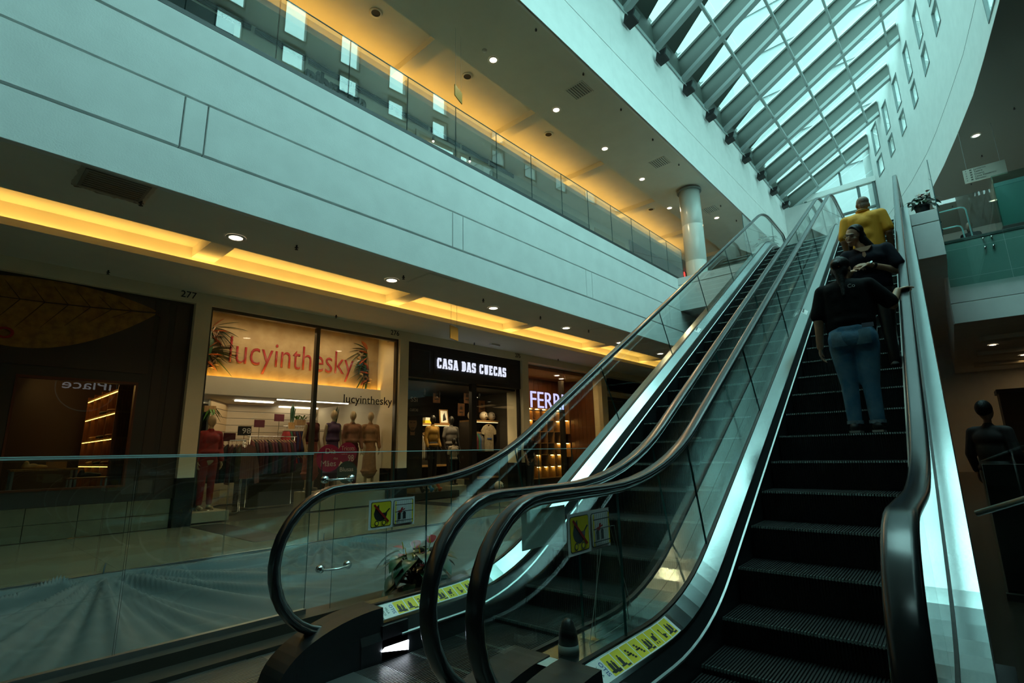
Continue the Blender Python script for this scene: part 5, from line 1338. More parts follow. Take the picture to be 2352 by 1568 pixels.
hang_row(4.95, 12.6, 1.72, 14, .075, .0, cR, 'chrome clothes rail of dark red clothes near the middle mullion', '%s dark red garment on the rail near the middle mullion', 'dark red garments on the middle rail')
hang_row(3.85, 12.2, 1.60, 9, .07, -.05, cK, 'chrome clothes rail behind the pink cardigan', '%s dark garment on the rail behind the pink cardigan', 'dark garments behind the pink cardigan')
hang_row(6.35, 13.9, 2.05, 9, .075, 0, cM, 'upper wall rail of coloured clothes behind the mannequins', '%s coloured garment on the upper wall rail', 'coloured garments on the upper wall rail', GSHORT, stand=False)
hang_row(6.2, 13.85, 1.35, 14, .075, 0, cM, 'lower wall rail of clothes behind the mannequins', '%s garment on the lower wall rail', 'garments on the lower wall rail', GSHORT, stand=False)
cg = front_garment(.72, .22, .75, .13); cg.materials.append(mat('pink_stripe', (.42, .22, .19), .85, col2=(.26, .12, .11), nscale=2, stretch=(22, .1, .1)))
t = uvthing('hung_cardigan', 'pink striped cardigan hung facing the window', 'garment', 4.52, 11.75, FL+1.40); place('fabric', cg, t); place('hanger', HANGER, t, (0, 0, 0), rz=PI/2)
pr_ = uvthing('clothes_rail', 'low chrome stand holding the pink cardigan', 'rail', 4.52, 11.78, FL)
b = MB(); b.tube([(0, 0, 0), (0, 0, 1.46)], .012, 8); b.tube([(0, .02, 1.46), (0, -.06, 1.46)], .010, 8); b.build('rail_post', CHROME, pr_, True); b = MB(); b.box(-.30, .30, -.04, .04, 0, .03); b.build('rail_foot', CHROME, pr_)
RED = colmat('cloth_scarlet', (.26, .010, .015)); PURP = colmat('cloth_purple', (.10, .06, .16)); ROSE = colmat('cloth_rose', (.35, .18, .12)); PEACH = colmat('cloth_peach', (.42, .24, .13)); WINE = cR[0]; SALM = colmat('cloth_salmon', (.36, .10, .08))
mannequin('beige mannequin in an all-red trouser outfit at the left of the window', 3.57, 10.95, FL+.17, FBODY, .1, remat(F_JUMPER, RED), remat(F_TROUS, RED))
def plinth(label, u0, u1, v0, v1, h): return ubox('display_plinth', mat('plinth_cream', (.40, .34, .24), .5), u0, u1, v0, v1, FL, FL+h, label, 'plinth')
plinth('low plinth under the red mannequin', 3.25, 3.9, 10.6, 11.3, .17); plinth('long low plinth under the four mannequins by the round stickers', 5.4, 7.3, 10.6, 11.2, .38)
for (u, l, tm_, bm_, tb_, bb_, rz) in ((5.60, 'mannequin with a wine dress and white coat just right of the mullion', WINE, SALM, F_VEST, F_SKIRT, .3), (6.10, 'mannequin in a purple one-shoulder dress above the round stickers', PURP, PURP, F_VEST, F_SKIRT, .1), (6.59, 'mannequin in a rose jumper over dark trousers', ROSE, WINE, F_JUMPER, F_TROUS, -.1), (7.07, 'mannequin in a peach long dress at the right end of the window', PEACH, PEACH, F_JUMPER, F_SKIRT, -.2)):
    mannequin(l, u, 10.95, FL+.38, FBODY, rz, remat(tb_, tm_), remat(bb_, bm_))
for k, (u, v, z, l) in enumerate(((5.05, 12.4, 1.95, 'left price board'), (5.50, 12.4, 2.1, 'right price board'), (4.25, 11.9, 1.62, 'price board by the cardigan rail'))):
    t = uvthing('price_board', 'small dark red %s on a stalk above the rails' % l, 'sign', u, v, z)
    b = MB(); b.box(-.13, .13, -.006, .006, 0, .17); b.build('board', mat('board_wine', (.10, .006, .02), .5), t, rz=.2); b = MB(); b.tube([(0, 0, -.36), (0, 0, 0)], .008, 6); b.build('stalk', CHROME, t)
t = uvthing('price_board', 'black price board reading 98 above the cardigan', 'sign', 4.62, 12.1, 1.75); b = MB(); b.box(-.14, .14, -.006, .006, 0, .2); b.build('board', SIGNK, t); fit_text('price', '98', .18, .12, SIGNW, t, (-.05, -.008, .04), .002)
b = MB(); b.tube([(0, 0, -.16), (0, 0, 0)], .008, 6); b.build('stalk', CHROME, t)
ubox('shade_filler', mat('shade_filler_dark', (.03, .022, .016), .5), 5.02, 7.3, 13.1, 13.5, FL, FL+.95, 'long dark added shade cabinet at the back of the fashion shop', 'filler')  # dark boxes added where the lower shop lies in shade
ubox('shade_filler', mat('shade_filler_dark', (.03, .022, .016), .5), 3.12, 4.2, 13.4, 13.8, FL, FL+1.0, 'short dark added shade cabinet behind the red mannequin', 'filler')
# plants and lights inside
def fern(label, u, v, z, seed, s=.3, hang=False):
    t = uvthing('potted_fern', label, 'plant', u, v, z); rnd = random.Random(seed)
    b = MB(); b.box(-.12, .12, -.08, .08, 0, .14); b.build('pot', WOODL, t)
    if hang: b = MB(); b.tube([(0, 0, .1), (0, 0, 2.62-z)], .004, 5); b.build('hanging_wire', STEELD, t)
    for k in range(22):
        a = rnd.uniform(0, 2*PI); f = MB(); leaf(f, (rnd.uniform(-.1, .1), 0, .13), (math.cos(a), math.sin(a), -.6 if hang else rnd.uniform(.3, 1.6)), s*rnd.uniform(.7, 1.2), .02, .5, 0, False); f.build('frond', LEAFB, t, True)
fern('bright green fern in a wooden box between the mannequin heads', 6.5, 13.4, 2.08, 3, .36); fern('bright green fern trailing at the left of the shop', 3.75, 13.5, 2.3, 4, .4, True); fern('bright green hanging plant behind the price board', 4.15, 13.0, 2.3, 5, .3, True)
def snake(label, u, v, z, seed):
    t = uvthing('snake_plant', label, 'plant', u, v, z); rnd = random.Random(seed); b = MB(); b.lathe([(.07, 0), (.09, .16), (.08, .16), (.001, .14)], 14); b.build('pot', WOODL, t)
    for k in range(6): f = MB(); leaf(f, (rnd.uniform(-.04, .04), 0, .14), (rnd.uniform(-.2, .2), rnd.uniform(-.2, .2), 1), rnd.uniform(.4, .6), .025, 0, 0, False); f.build('blade', LEAF, t, True)
snake('tall snake plant right of the mullion', 6.05, 12.9, 1.95, 6); snake('snake plant between the right mannequins', 7.25, 12.9, 1.95, 7)
ubox('plant_shelf', SLAT, 5.8, 7.4, 12.75, 13.05, 1.90, 1.945, 'cream shelf carrying the plants behind the mannequins', 'shelf')
for k, (u0, u1, v, l) in enumerate(((5.35, 7.2, 12.2, 'long one over the mannequins'), (4.7, 5.6, 13.0, 'short one near the mullion'), (6.2, 7.3, 14.0, 'rear one by the back wall'))):
    ubox('tube_light', TUBE, u0, u1, v, v+.06, 2.585, 2.615, 'bright linear ceiling light in the fashion shop, %s' % l, 'light', 'linear lights in the fashion shop')
for k, (u, v) in enumerate(((3.6, 12.6), (4.3, 14.2))):
    b = MB(); b.sph((0, 0, 0), .07, n=14, k=10); o = b.build('globe_lamp', emis('globe_lamp', (1, .85, .6), 5), smooth=True, loc=W(u, v, 2.5), rz=TH); tag(o, 'glowing globe lamp at the left of the fashion shop, %s' % ('front one', 'rear one')[k], 'light', 'globe lamps')
lamp('AREA', 'shop_276_lamp', W(5.2, 12.8, 2.58), 22, (1, .74, .40), 2.2, rot=(0, 0, TH), size_y=2.5)
lamp('AREA', 'shop_276_window_fill', W(5.2, 10.62, 3.95), 26, (1, .68, .34), 3.6, rot=(.30, 0, TH), size_y=.2)  # added front light so the mannequins are not backlit

# ------------------------------------------------ shop 275: menswear, black front
mf = uvthing('storefront', 'black shop front of the menswear shop with white lit letters', 'storefront', 7.64, 10.30, FL)
b = MB(); b.box(0, 4.27, 0, .22, 3.0, 3.88); b.build('fascia', BLACK, mf)
for (a, b_, z0, z1) in ((.1, .72, 3.15, 3.72), (.82, 3.72, 3.10, 3.75), (3.82, 4.20, 3.15, 3.72)):
    c = MB(); c.hexa([(a+.03, -.014, z0+.03), (b_-.03, -.014, z0+.03), (b_, 0, z0), (a, 0, z0), (a+.03, -.014, z1-.03), (b_-.03, -.014, z1-.03), (b_, 0, z1), (a, 0, z1)]); c.build('fascia_panel', BLACK, mf)
def slab_letters(txt, x, z, w, h, parent):
    """blocky slab-serif capitals built from bars"""
    G = {'C': [(0, .15, .24, .85), (.12, 0, .8, .14), (.12, .86, .8, 1), (.62, .68, .86, .9), (.62, .1, .86, .32)], 'A': 'A', 'S': [(.08, .86, .8, 1), (0, .56, .25, .9), (.1, .43, .78, .58), (.62, .1, .86, .46), (.08, 0, .8, .14), (.62, .7, .86, .9), (0, .1, .24, .3)],
         'D': [(.1, 0, .34, 1), (0, 0, .6, .13), (0, .87, .6, 1), (.62, .14, .86, .86), (.5, .06, .74, .16), (.5, .84, .74, .94)], 'U': [(.08, .14, .32, 1), (.58, .14, .82, 1), (.16, 0, .74, .15), (0, .9, .4, 1), (.5, .9, .9, 1)],
         'E': [(.1, 0, .34, 1), (0, 0, .84, .13), (0, .87, .84, 1), (.3, .44, .62, .57), (.66, 0, .84, .28), (.66, .72, .84, 1)]}
    n = sum(.55 if c == ' ' else 1 for c in txt); adv = w/n; cx = x
    for c in txt:
        if c == ' ': cx += adv*.55; continue
        b = MB(); k = adv*.76; y0, y1 = -.05, -.014
        if c == 'A':
            for (p, q) in (((.06, .0), (.36, 1)), ((.84, .0), (.54, 1))):
                t_ = .11; b.hexa([(cx+(p[0]-t_)*k, y0, z), (cx+(p[0]+t_)*k, y0, z), (cx+(p[0]+t_)*k, y1, z), (cx+(p[0]-t_)*k, y1, z), (cx+(q[0]-t_)*k, y0, z+h), (cx+(q[0]+t_)*k, y0, z+h), (cx+(q[0]+t_)*k, y1, z+h), (cx+(q[0]-t_)*k, y1, z+h)])
            for (a, z0, b_, z1) in ((.2, .26, .7, .39), (-.1, 0, .26, .11), (.64, 0, 1.0, .11), (.16, .89, .62, 1)): b.box(cx+a*k, cx+b_*k, y0, y1, z+z0*h, z+z1*h)
        else:
            for (a, z0, b_, z1) in G[c]: b.box(cx+a*k, cx+b_*k, y0, y1, z+z0*h, z+z1*h)
        b.build('lit_letter', SIGNLIT, parent); cx += adv
slab_letters('CASA DAS CUECAS', .94, 3.30, 2.70, .27, mf)
for (a, b_) in ((.03, 2.24), (2.42, 4.25)):
    b = MB(); b.box(a, b_, .10, .112, 0, 3.0); b.build('glass_pane', SHOPGLASS, mf)
for (a, b_) in ((0, .03), (2.24, 2.42), (4.24, 4.27)): b = MB(); b.box(a, b_, .04, .16, 0, 3.0); b.build('mullion', BLACK, mf)
ubox('ceiling_shop_275', BLACK, 7.54, 12.0, 10.55, 16.8, 3.1, 3.2); ubox('wall_shop_275_back', mat('near_black_wall', (.016, .014, .012), .6), 7.54, 12.0, 13.2, 13.3, FL, 3.1)
ps = uvthing('poster_panel', 'tall black poster of a bearded man at the left of the menswear window', 'poster', 7.88, 10.62, FL)
b = MB(); b.box(0, .52, 0, .03, .3, 2.7); b.build('poster_board', BLACK, ps)
b = MB(); b.prism([(.20+.135*math.cos(a)*(.9 if math.sin(a) < 0 else 1), -.004, 1.86+.20*math.sin(a)) for a in [2*PI*i/20 for i in range(20)]], (0, .003, 0)); b.box(.13, .27, -.004, -.001, 1.58, 1.75); b.build('printed_face', mat('print_skin', (.24, .13, .07), .6), ps)
b = MB(); b.prism([(.20+.14*math.cos(a), -.006, 1.95+.13*math.sin(a)) for a in [PI*i/12 for i in range(13)]], (0, .002, 0)); b.box(.12, .18, -.006, -.004, 1.885, 1.90); b.box(.22, .28, -.006, -.004, 1.885, 1.90); b.box(.15, .25, -.006, -.004, 1.755, 1.77)
b.prism([(.10, -.006, 1.78), (.14, -.006, 1.70), (.26, -.006, 1.70), (.30, -.006, 1.78), (.29, -.006, 1.70), (.24, -.006, 1.655), (.16, -.006, 1.655), (.11, -.006, 1.70)], (0, .002, 0)); b.build('printed_hair', mat('print_dark', (.03, .018, .012), .6), ps)
fit_text('poster_lettering', 'SSi', .22, .12, TXT, ps, (.12, -.006, 2.42), .002); fit_text('poster_lettering', 'CUECAS', .26, .065, TXT, ps, (.10, -.006, 2.18), .002)
MUST = colmat('cloth_mustard', (.36, .20, .03)); GREY = colmat('cloth_slate', (.13, .12, .11)); PALE = colmat('cloth_ecru', (.36, .30, .20)); 
plinth('long plinth under the two black mannequins', 8.5, 10.2, 11.0, 11.5, .40)
mannequin('black mannequin in a long-sleeved mustard top', 9.2, 11.2, FL+.40, MBODY, .15, remat(M_LONG, MUST), M_TROUS)
mannequin('black mannequin in a slate-grey T-shirt', 9.92, 11.25, FL+.40, MBODY, -.1, remat(M_TEE, GREY), M_TROUS)
mannequin('small child mannequin in a pale T-shirt between the black mannequins', 9.72, 10.92, FL+.26, MBODY, 0, remat(M_TEE, colmat('cloth_offwhite', (.34, .30, .24))), M_TROUS, .72)
plinth('small plinth under the child mannequin', 9.45, 10.0, 10.7, 10.995, .26)
def shelfunit(name, label, u0, u1, v0, v1, zs, ztop):
    t = uvthing(name, label, 'shelf', u0, v0, FL)
    for z in zs: b = MB(); b.box(0, u1-u0, 0, v1-v0, z-FL-.05, z-FL); b.build('shelf_board', WOODL, t)
    for x in (0, u1-u0-.04): b = MB(); b.box(x, x+.04, 0, v1-v0, 0, ztop-FL); b.build('upright', mat('shelf_black', (.02, .017, .014), .4), t)
    b = MB(); b.box(0, u1-u0, v1-v0, v1-v0+.02, 0, ztop-FL); b.build('back_board', MATS['near_black_wall'], t)
    b = MB(); b.box(.05, u1-u0-.05, .02, .04, ztop-FL-.07, ztop-FL-.055); b.build('strip_light', emis('soft_strip', (1, .72, .35), 2.0), t); return t
shelfunit('display_shelf', 'wood-topped display shelf behind the two black mannequins', 8.2, 10.55, 11.9, 12.4, (.55, .95, 2.14), 2.14); shelfunit('display_shelf', 'wood-topped shelf carrying three white balls', 10.75, 12.0, 11.3, 11.8, (.55, 2.24), 2.24)
for k, (u, l) in enumerate(((10.98, 'left'), (11.50, 'middle'), (11.84, 'right'))):
    t = uvthing('face_ball', 'white ball with a drawn face on the shelf, %s of three' % l, 'ball', u, 11.5, 2.24, 'white face balls')
    b = MB(); b.lathe([(.06, 0), (.05, .02), (.02, .025)], 14); b.build('ball_stand', BLACK, t); b = MB(); b.sph((0, 0, .15), .135, n=24, k=16); b.build('ball', mat('ball_white', (.55, .48, .38), .35), t, True)
    b = MB(); b.box(-.05, -.035, -.137, -.12, .16, .20); b.box(.03, .045, -.137, -.12, .16, .20); b.box(-.05, .05, -.136, -.12, .10, .112); b.build('drawn_face', SIGNK, t)
t = uvthing('face_ball', 'white ball with a drawn face on the floor of the shop', 'ball', 11.35, 10.75, FL); b = MB(); b.sph((0, 0, .15), .14, n=24, k=16); b.build('ball', MATS['ball_white'], t, True); b = MB(); b.box(-.05, -.035, -.142, -.12, .16, .20); b.box(.03, .045, -.142, -.12, .16, .20); b.box(-.05, .05, -.142, -.12, .10, .112); b.build('drawn_face', SIGNK, t)
t = uvthing('picture_frame', 'wooden picture frame leaning on the shelf beside the dark mullion', 'frame', 10.32, 12.0, 2.14); b = MB(); b.box(-.17, .17, 0, .02, 0, .44); b.build('frame', WOODL, t, rot=(-.12, 0, 0)); b = MB(); b.box(-.13, .13, -.004, 0, .04, .40); b.build('print', SIGNW, t, rot=(-.12, 0, 0)); b = MB(); b.prism([(-.06, -.006, .08), (.08, -.006, .12), (.02, -.006, .34), (-.04, -.006, .25)], (0, .002, 0)); b.build('print_mark', SIGNK, t, rot=(-.12, 0, 0))
for k, (u, v, w, h, m, l) in enumerate(((9.75, 12.0, .34, .09, YELLOW, 'yellow'), (9.75, 12.0, .30, .08, SIGNW, 'white'), (9.05, 12.05, .24, .07, WINE, 'dark red'), (9.05, 12.05, .20, .07, SIGNW, 'pale'))):
    ubox('gift_box', m, u-w/2, u+w/2, v, v+.22, 2.14+(.09 if k == 1 else .07 if k == 3 else 0), 2.14+(.09 if k == 1 else .07 if k == 3 else 0)+h, '%s gift box stacked on the shelf behind the mannequins' % l, 'box', 'gift boxes on the shelf')
for k, (u, z, l) in enumerate(((9.6, 2.62, 'largest brown one'), (10.35, 3.0, 'upper left'), (10.85, 2.58, 'above the left ball'), (11.75, 2.72, 'above the right ball'), (11.1, 2.98, 'upper middle'), (9.0, 2.75, 'dim one at the left'))):
    t = uvthing('wall_poster', 'old brown poster on the black shop wall, %s' % l, 'poster', u, 12.42 if u < 10.6 else 11.84, z, 'brown posters in the menswear shop'); b = MB(); b.box(-.14, .14, -.01, 0, -.19, .19); b.build('sheet', mat('poster_brown', (.20, .09, .03), .6, col2=(.08, .03, .012), nscale=7), t); b = MB(); b.box(-.08, .08, -.013, -.01, -.1, -.06); b.box(-.05, .05, -.013, -.01, .0, .1); b.build('print_mark', BLACK, t)
cJ = [colmat('cloth_plaid', (.26, .23, .18)), colmat('cloth_orange', (.40, .10, .02)), colmat('cloth_black', (.015, .012, .012)), GREY, PALE, colmat('cloth_brown', (.12, .05, .02))]
cB = [MUST, WINE, colmat('cloth_blue', (.02, .08, .25)), colmat('cloth_green', (.02, .12, .06)), GREY, MUST]
hang_row(8.65, 12.1, 1.92, 12, .085, 0, cJ, 'rail of shirts under the shelf behind the mannequins', '%s shirt on the rail behind the mannequins', 'shirts on the rail behind the mannequins', stand=False)
hang_row(10.85, 11.55, 1.95, 8, .062, 0, cB, 'rail of coloured clothes beside the pale T-shirt', '%s coloured garment beside the hung pale T-shirt', 'coloured garments beside the pale T-shirt', GSHORT, stand=False)
sg_ = front_garment(.82, .21, .24, .10); sg_.materials.append(PALE); t = uvthing('hung_shirt', 'long pale T-shirt hung facing the window below the balls', 'garment', 11.55, 11.34, 2.125); place('fabric', sg_, t); place('hanger', HANGER, t, (0, 0, 0), rz=PI/2); b = MB(); b.box(-.10, .10, -.035, -.03, -.46, -.42); b.build('shirt_print', SIGNB, t)
for k in range(7):
    c = (PALE, GREY, PALE, MUST, PALE, WINE, BLACK)[k]; u_, z_ = (8.42, .96+.065*k) if k < 4 else (8.42, .56+.065*(k-4))
    b = MB(); b.hexa([(-.19, -.14, 0), (.19, -.14, 0), (.19, .14, 0), (-.19, .14, 0), (-.17, -.13, .06), (.17, -.12, .062), (.17, .13, .058), (-.17, .13, .06)]); o = b.build('folded_shirt', c, loc=W(u_, 12.08, z_), rz=TH); tag(o, 'folded shirt on the %s shelf of the menswear shop, %s layer up' % ('upper' if k < 4 else 'lower', ORD[k if k < 4 else k-4]), 'shirt', 'folded shirts')
ubox('shoe_plinth', mat('shelf_black', (.02, .017, .014), .4), 8.1, 9.6, 10.55, 10.95, FL, FL+.16, 'low black plinth with coloured shoes at the foot of the menswear window', 'plinth')
for k, (m, l) in enumerate(((BLACK, 'black'), (GREY, 'grey'), (colmat('shoe_blue', (.03, .22, .42)), 'blue'), (colmat('shoe_olive', (.20, .19, .10)), 'olive'), (colmat('shoe_orange', (.45, .09, .02)), 'orange'))):
    o = shoe('%s slipper propped upright on the low plinth' % l, 8.42+.14*k, 10.72, FL+.27, m, .3, 1.15, 'slippers on the low plinth'); o.rotation_euler = (1.1, 0, TH+.3)
for k, (u, v) in enumerate(((9.3, 11.7), (10.1, 12.0), (11.2, 11.4))):
    t = uvthing('track_spotlight', 'small ceiling spotlight in the menswear shop, %s' % ('left', 'middle', 'right')[k], 'light', u, v, 3.1, 'spotlights in the menswear shop'); b = MB(); b.tube([(0, 0, 0), (0, -.02, -.06), (0, .03, -.16)], [.03, .035, .045], 12); b.build('lamp_can', BLACK, t, True); b = MB(); b.tube([(0, .03, -.16), (0, .031, -.163)], .04, 12); b.build('lamp_face', LAMP, t)
    lamp('SPOT', 'menswear_spot', W(u, v-.7, 3.0), 60, (1, .70, .36), .06, rot=(.35, 0, TH), spot=1.5)
lamp('AREA', 'shop_275_lamp', W(9.6, 10.72, 3.05), 26, (1, .72, .38), 3.4, rot=(.3, 0, TH), size_y=.2)

# ------------------------------------------------ shop 274: wooden shoe shop
ff_ = uvthing('storefront', 'wood-lined shop front with pale blue lit letters', 'storefront', 12.21, 10.36, FL)
fit_text('lit_sign_letters', 'FERRI', 1.75, .52, SIGNBLUE, ff_, (.46, .18, 2.50), .03, -.005)
b = MB(); b.box(.4, 2.3, .22, .25, 2.40, 2.43); b.build('sign_rail', BLACK, ff_)
for (a, b_) in ((.02, 2.05), (2.15, 4.18)):
    b = MB(); b.box(a, b_, .02, .032, 0, 3.86); b.build('glass_pane', SHOPGLASS, ff_)
b = MB(); b.box(2.72, 2.86, .6, .75, 0, 3.6); b.build('steel_post', BLACK, ff_)
ubox('ceiling_shop_274', mat('ceiling_wood_red', (.20, .07, .025), .5), 12.12, 16.5, 10.5, 15, 3.9, 4.0)
wp = struct('wall_shop_274', uv=True)
for k in range(16):
    b = MB(); b.box(12.14+k*.275, 12.14+k*.275+.262, 12.0, 12.06+.03*(k % 2), FL, 3.9); b.build('plank', WOOD, wp)
for k in range(8):
    b = MB(); b.box(16.40, 16.46, 10.6+k*.18, 10.6+k*.18+.17, FL, 3.9); b.build('plank', WOOD, wp)
cub = uvthing('shoe_cubbies', 'lit wooden pigeon-hole shelf of shoes and bags', 'shelf', 13.1, 11.5, FL+.2)
cw_, ch_ = .40, .40
for i in range(7): b = MB(); b.box(i*cw_-.012, i*cw_+.012, 0, .42, 0, 6*ch_); b.build('upright', WOODL, cub)
for j in range(7): b = MB(); b.box(-.012, 6*cw_+.012, 0, .42, j*ch_-.012, j*ch_+.012); b.build('shelf_board', WOODL, cub)
b = MB(); b.box(0, 6*cw_, .42, .44, 0, 6*ch_); b.build('back_board', WOODL, cub)
rnd = random.Random(11); SP = emis('cubby_lamp', (1, .56, .14), 34.0)
bagm = blob('bag', [ell((0, 0, .11), (.13, .07, .11)), cap((-.1, 0, .06), (.1, 0, .06), .07)], BLACK, .014, 3)
for i in range(6):
    for j in range(6):
        x, z = (i+.5)*cw_, j*ch_+.014
        lit = rnd.random() < .62 and j not in (3,)
        if lit: b = MB(); b.box(x+.10, x+.17, .05, .12, (j+1)*ch_-.03, (j+1)*ch_-.013); b.build('cubby_light', SP, cub)
        if j == 0: continue
        w_ = (13.1+x, 11.72, FL+.2+z)
        if rnd.random() < .68:
            shoe('dark leather shoe in the lit pigeon-holes, %s column, %s row up' % (ORD[i], ORD[j]), w_[0]-.03, w_[1], w_[2], rnd.choice([BLACK, cols[0]]), 1.5, 1.2, 'shoes in the pigeon-holes')
        else:
            t = uvthing('handbag', 'dark handbag in the lit pigeon-holes, %s column, %s row up' % (ORD[i], ORD[j]), 'bag', *w_, 'bags in the pigeon-holes'); place('bag_body', bagm, t); b = MB(); b.tube([(-.08, 0, .2), (-.05, 0, .28), (.05, 0, .28), (.08, 0, .2)], .008, 6); b.build('bag_handle', BLACK, t, True)
nic = uvthing('wall_niches', 'lit niches in the right wooden wall of the shoe shop', 'shelf', 15.75, 11.7, FL+.9)
for (x, z, h) in ((0, 0, .5), (.32, 0, .5), (0, .85, .5), (.32, .85, .5), (.62, 1.3, .7)):
    b = MB(); b.box(x, x+.28, .28, .30, z, z+h); b.box(x-.012, x, 0, .3, z, z+h); b.box(x+.28, x+.292, 0, .3, z, z+h); b.box(x, x+.28, 0, .3, z-.012, z); b.box(x, x+.28, 0, .3, z+h, z+h+.012); n_ = b.build('niche', WOODL, nic)
    b = MB(); b.box(x+.03, x+.25, .05, .09, z+h-.02, z+h-.004); b.build('niche_light', SP, n_)
for k, (u, v) in enumerate(((12.75, 10.9), (13.2, 11.2), (14.6, 10.9), (15.4, 11.3))):
    t = uvthing('recessed_downlight', 'small downlight in the wooden shoe shop ceiling, %s' % ('first', 'second', 'third', 'fourth')[k], 'light', u, v, 3.898, 'downlights in the shoe shop'); place('trim_ring', DL_RING, t); place('lamp_disc', DL_DISC, t, (0, 0, -.003))
lamp('AREA', 'shop_274_lamp', W(14.2, 10.8, 3.85), 50, (1, .55, .20), 2.5, rot=(0, 0, TH), size_y=.6)

# ------------------------------------------------ shop 273: corner of a lit shop behind the escalator
sf = uvthing('storefront', 'black framed shop front with a yellow-lit textured wall', 'storefront', 16.8, 10.36, FL)
for (a, b_, z0, z1) in ((0, 4.2, 3.0, 3.1), (0, .06, 0, 3.1), (1.55, 1.68, 0, 3.1), (4.1, 4.2, 0, 3.1)): b = MB(); b.box(a, b_, 0, .1, z0, z1); b.build('frame_bar', BLACK, sf)
for (a, b_) in ((.06, 1.55), (1.68, 4.1)): b = MB(); b.box(a, b_, .04, .052, 0, 3.0); b.build('glass_pane', SHOPGLASS, sf)
ubox('wall_shop_273', mat('pebble_wall', (.42, .30, .08), .7, bump=1.0, bscale=40), 16.7, 21.1, 12.0, 12.1, FL, 3.9); ubox('ceiling_shop_273', CEIL, 16.7, 21.1, 10.5, 12.1, 3.4, 3.5)
st_ = uvthing('display_shelf', 'black wire shelf with dark ornaments in the yellow-lit shop', 'shelf', 17.0, 11.6, FL)
for z in (1.1, 1.95): b = MB(); b.box(0, 1.5, 0, .35, z, z+.03); b.build('shelf_board', BLACK, st_)
for x in (0, 1.47): b = MB(); b.box(x, x+.03, 0, .03, 0, 2.6); b.build('upright', BLACK, st_)
for k, (x, h, r) in enumerate(((.3, .32, .09), (.75, .45, .08), (1.15, .28, .10))):
    b = MB(); b.lathe([(r*.7, 0), (r, h*.35), (r*.45, h*.75), (r*.55, h), (r*.4, h)], 16); o = b.build('vase', BLACK, smooth=True, loc=W(17.0+x, 11.78, FL+1.98), rz=TH); tag(o, 'dark ornamental vase on the wire shelf, %s' % ('left', 'tall middle one', 'right')[k], 'vase', 'dark vases')
for k, u in enumerate((17.4, 18.6)):
    lamp('SPOT', 'shop_273_spot', W(u, 11.7, 3.35), 60, (1, .68, .22), .05, rot=(.15, 0, TH), spot=1.1)
ubox('hydrant_sign', SIGNR, 16.52, 16.62, 10.20, 10.215, 1.5, 1.72, 'small red sign on the pale pier of the shops', 'sign')
# dark-clothed person standing in front of the menswear shop
g1 = uvthing('person', 'person in black clothes standing at the right of the menswear shop', 'person', 11.95, 10.05, FL, None, .2)
place('body', remat(MBODY, SKIN2), g1); place('shirt', remat(M_TEE, TEE), g1); place('trousers', M_TROUS, g1); place('hair', blob('hair', [ell((0, .01, 1.66), (.078, .096, .10))], HAIR, .014, 3), g1)
# ================================================================== UPPER SHOPS ABOVE THE FASCIA
def uplabel(): pass
t = uvthing('roller_shutter', 'grey ribbed roller shutter of a closed upper shop', 'shutter', 10.6, 10.205, Z2)
me = MB().hexa([(0, -.006, 0), (5.6, -.006, 0), (5.6, .03, 0), (0, .03, 0), (0, -.03, .07), (5.6, -.03, .07), (5.6, .03, .07), (0, .03, .07)]).mesh('shutter_slat', mat('shutter_grey', (.26, .27, .23), .5))
for k in range(48): place('shutter_slat', me, t, (0, 0, .072*k))
t = uvthing('upper_shop_window', 'dark teal window of an upper shop at the top left', 'window', .2, 10.2, Z2)
b = MB(); b.box(0, 2.8, 0, .03, .1, 3.58); b.build('pane', mat('dark_teal_pane', (.01, .035, .04), .12), t)
text('shop_number', '375', .16, SIGNK, wu, (2.72, 10.234, 10.1), (PI/2, 0, 0), depth=.006)
t = uvthing('shop_sign', 'row of dark raised letters on the upper shop wall', 'sign', 4.55, 10.2, 9.70)
fit_text('sign_letters', 'nibrwun', 1.55, .42, mat('letter_dark_teal', (.012, .03, .04), .3), t, (0, -.02, -.06), .08, .04)
for (u0, u1, l) in ((7.7, 9.0, 'left'), (9.1, 10.3, 'right')):
    t = uvthing('upper_shop_window', 'lit cream window of an upper shop, %s one' % l, 'window', u0, 10.2, Z2)
    b = MB(); b.box(0, u1-u0, 0, .03, 0, 3.5); b.build('pane', mat('cream_lit_pane', (.50, .46, .34), .4), t)
    b = MB(); b.tube([(.5, -.12, 3.42), (.5, -.12, 3.30)], .03, 10); s_ = b.build('spot_lamp', BLACK, t); b = MB(); b.sph((.5, -.12, 3.285), .028, n=10, k=6); b.build('spot_bulb', LAMP, s_)
t = uvthing('upper_shop_window', 'lit cream window of an upper shop beyond the shutter', 'window', 16.6, 10.2, Z2); b = MB(); b.box(0, 2.4, 0, .03, 0, 3.5); b.build('pane', MATS['cream_lit_pane'], t)
t = uvthing('shop_sign', 'dark red upper shop front with a small lit red mark', 'sign', 19.4, 10.2, Z2); b = MB(); b.box(0, 6, 0, .03, 0, 3.9); b.build('board', mat('dusty_red', (.14, .06, .05), .5), t); b = MB(); b.sph((5.6, -.05, 3.6), .1, .03, .16, 12, 8); b.build('lit_mark', emis('red_mark', (1, .1, .08), 1.0), t)
gr = uvthing('linear_grille', 'long black linear air grille along the upper shop wall', 'vent', 1.0, 10.22, 10.15)
for k in range(9):
    b = MB()
    for q in range(4): b.box(k*1.2, k*1.2+1.12, -.03, -.01, q*.035, q*.035+.02)
    b.box(k*1.2, k*1.2+1.12, -.01, 0, 0, .13); b.build('grille_section', BLACK, gr)

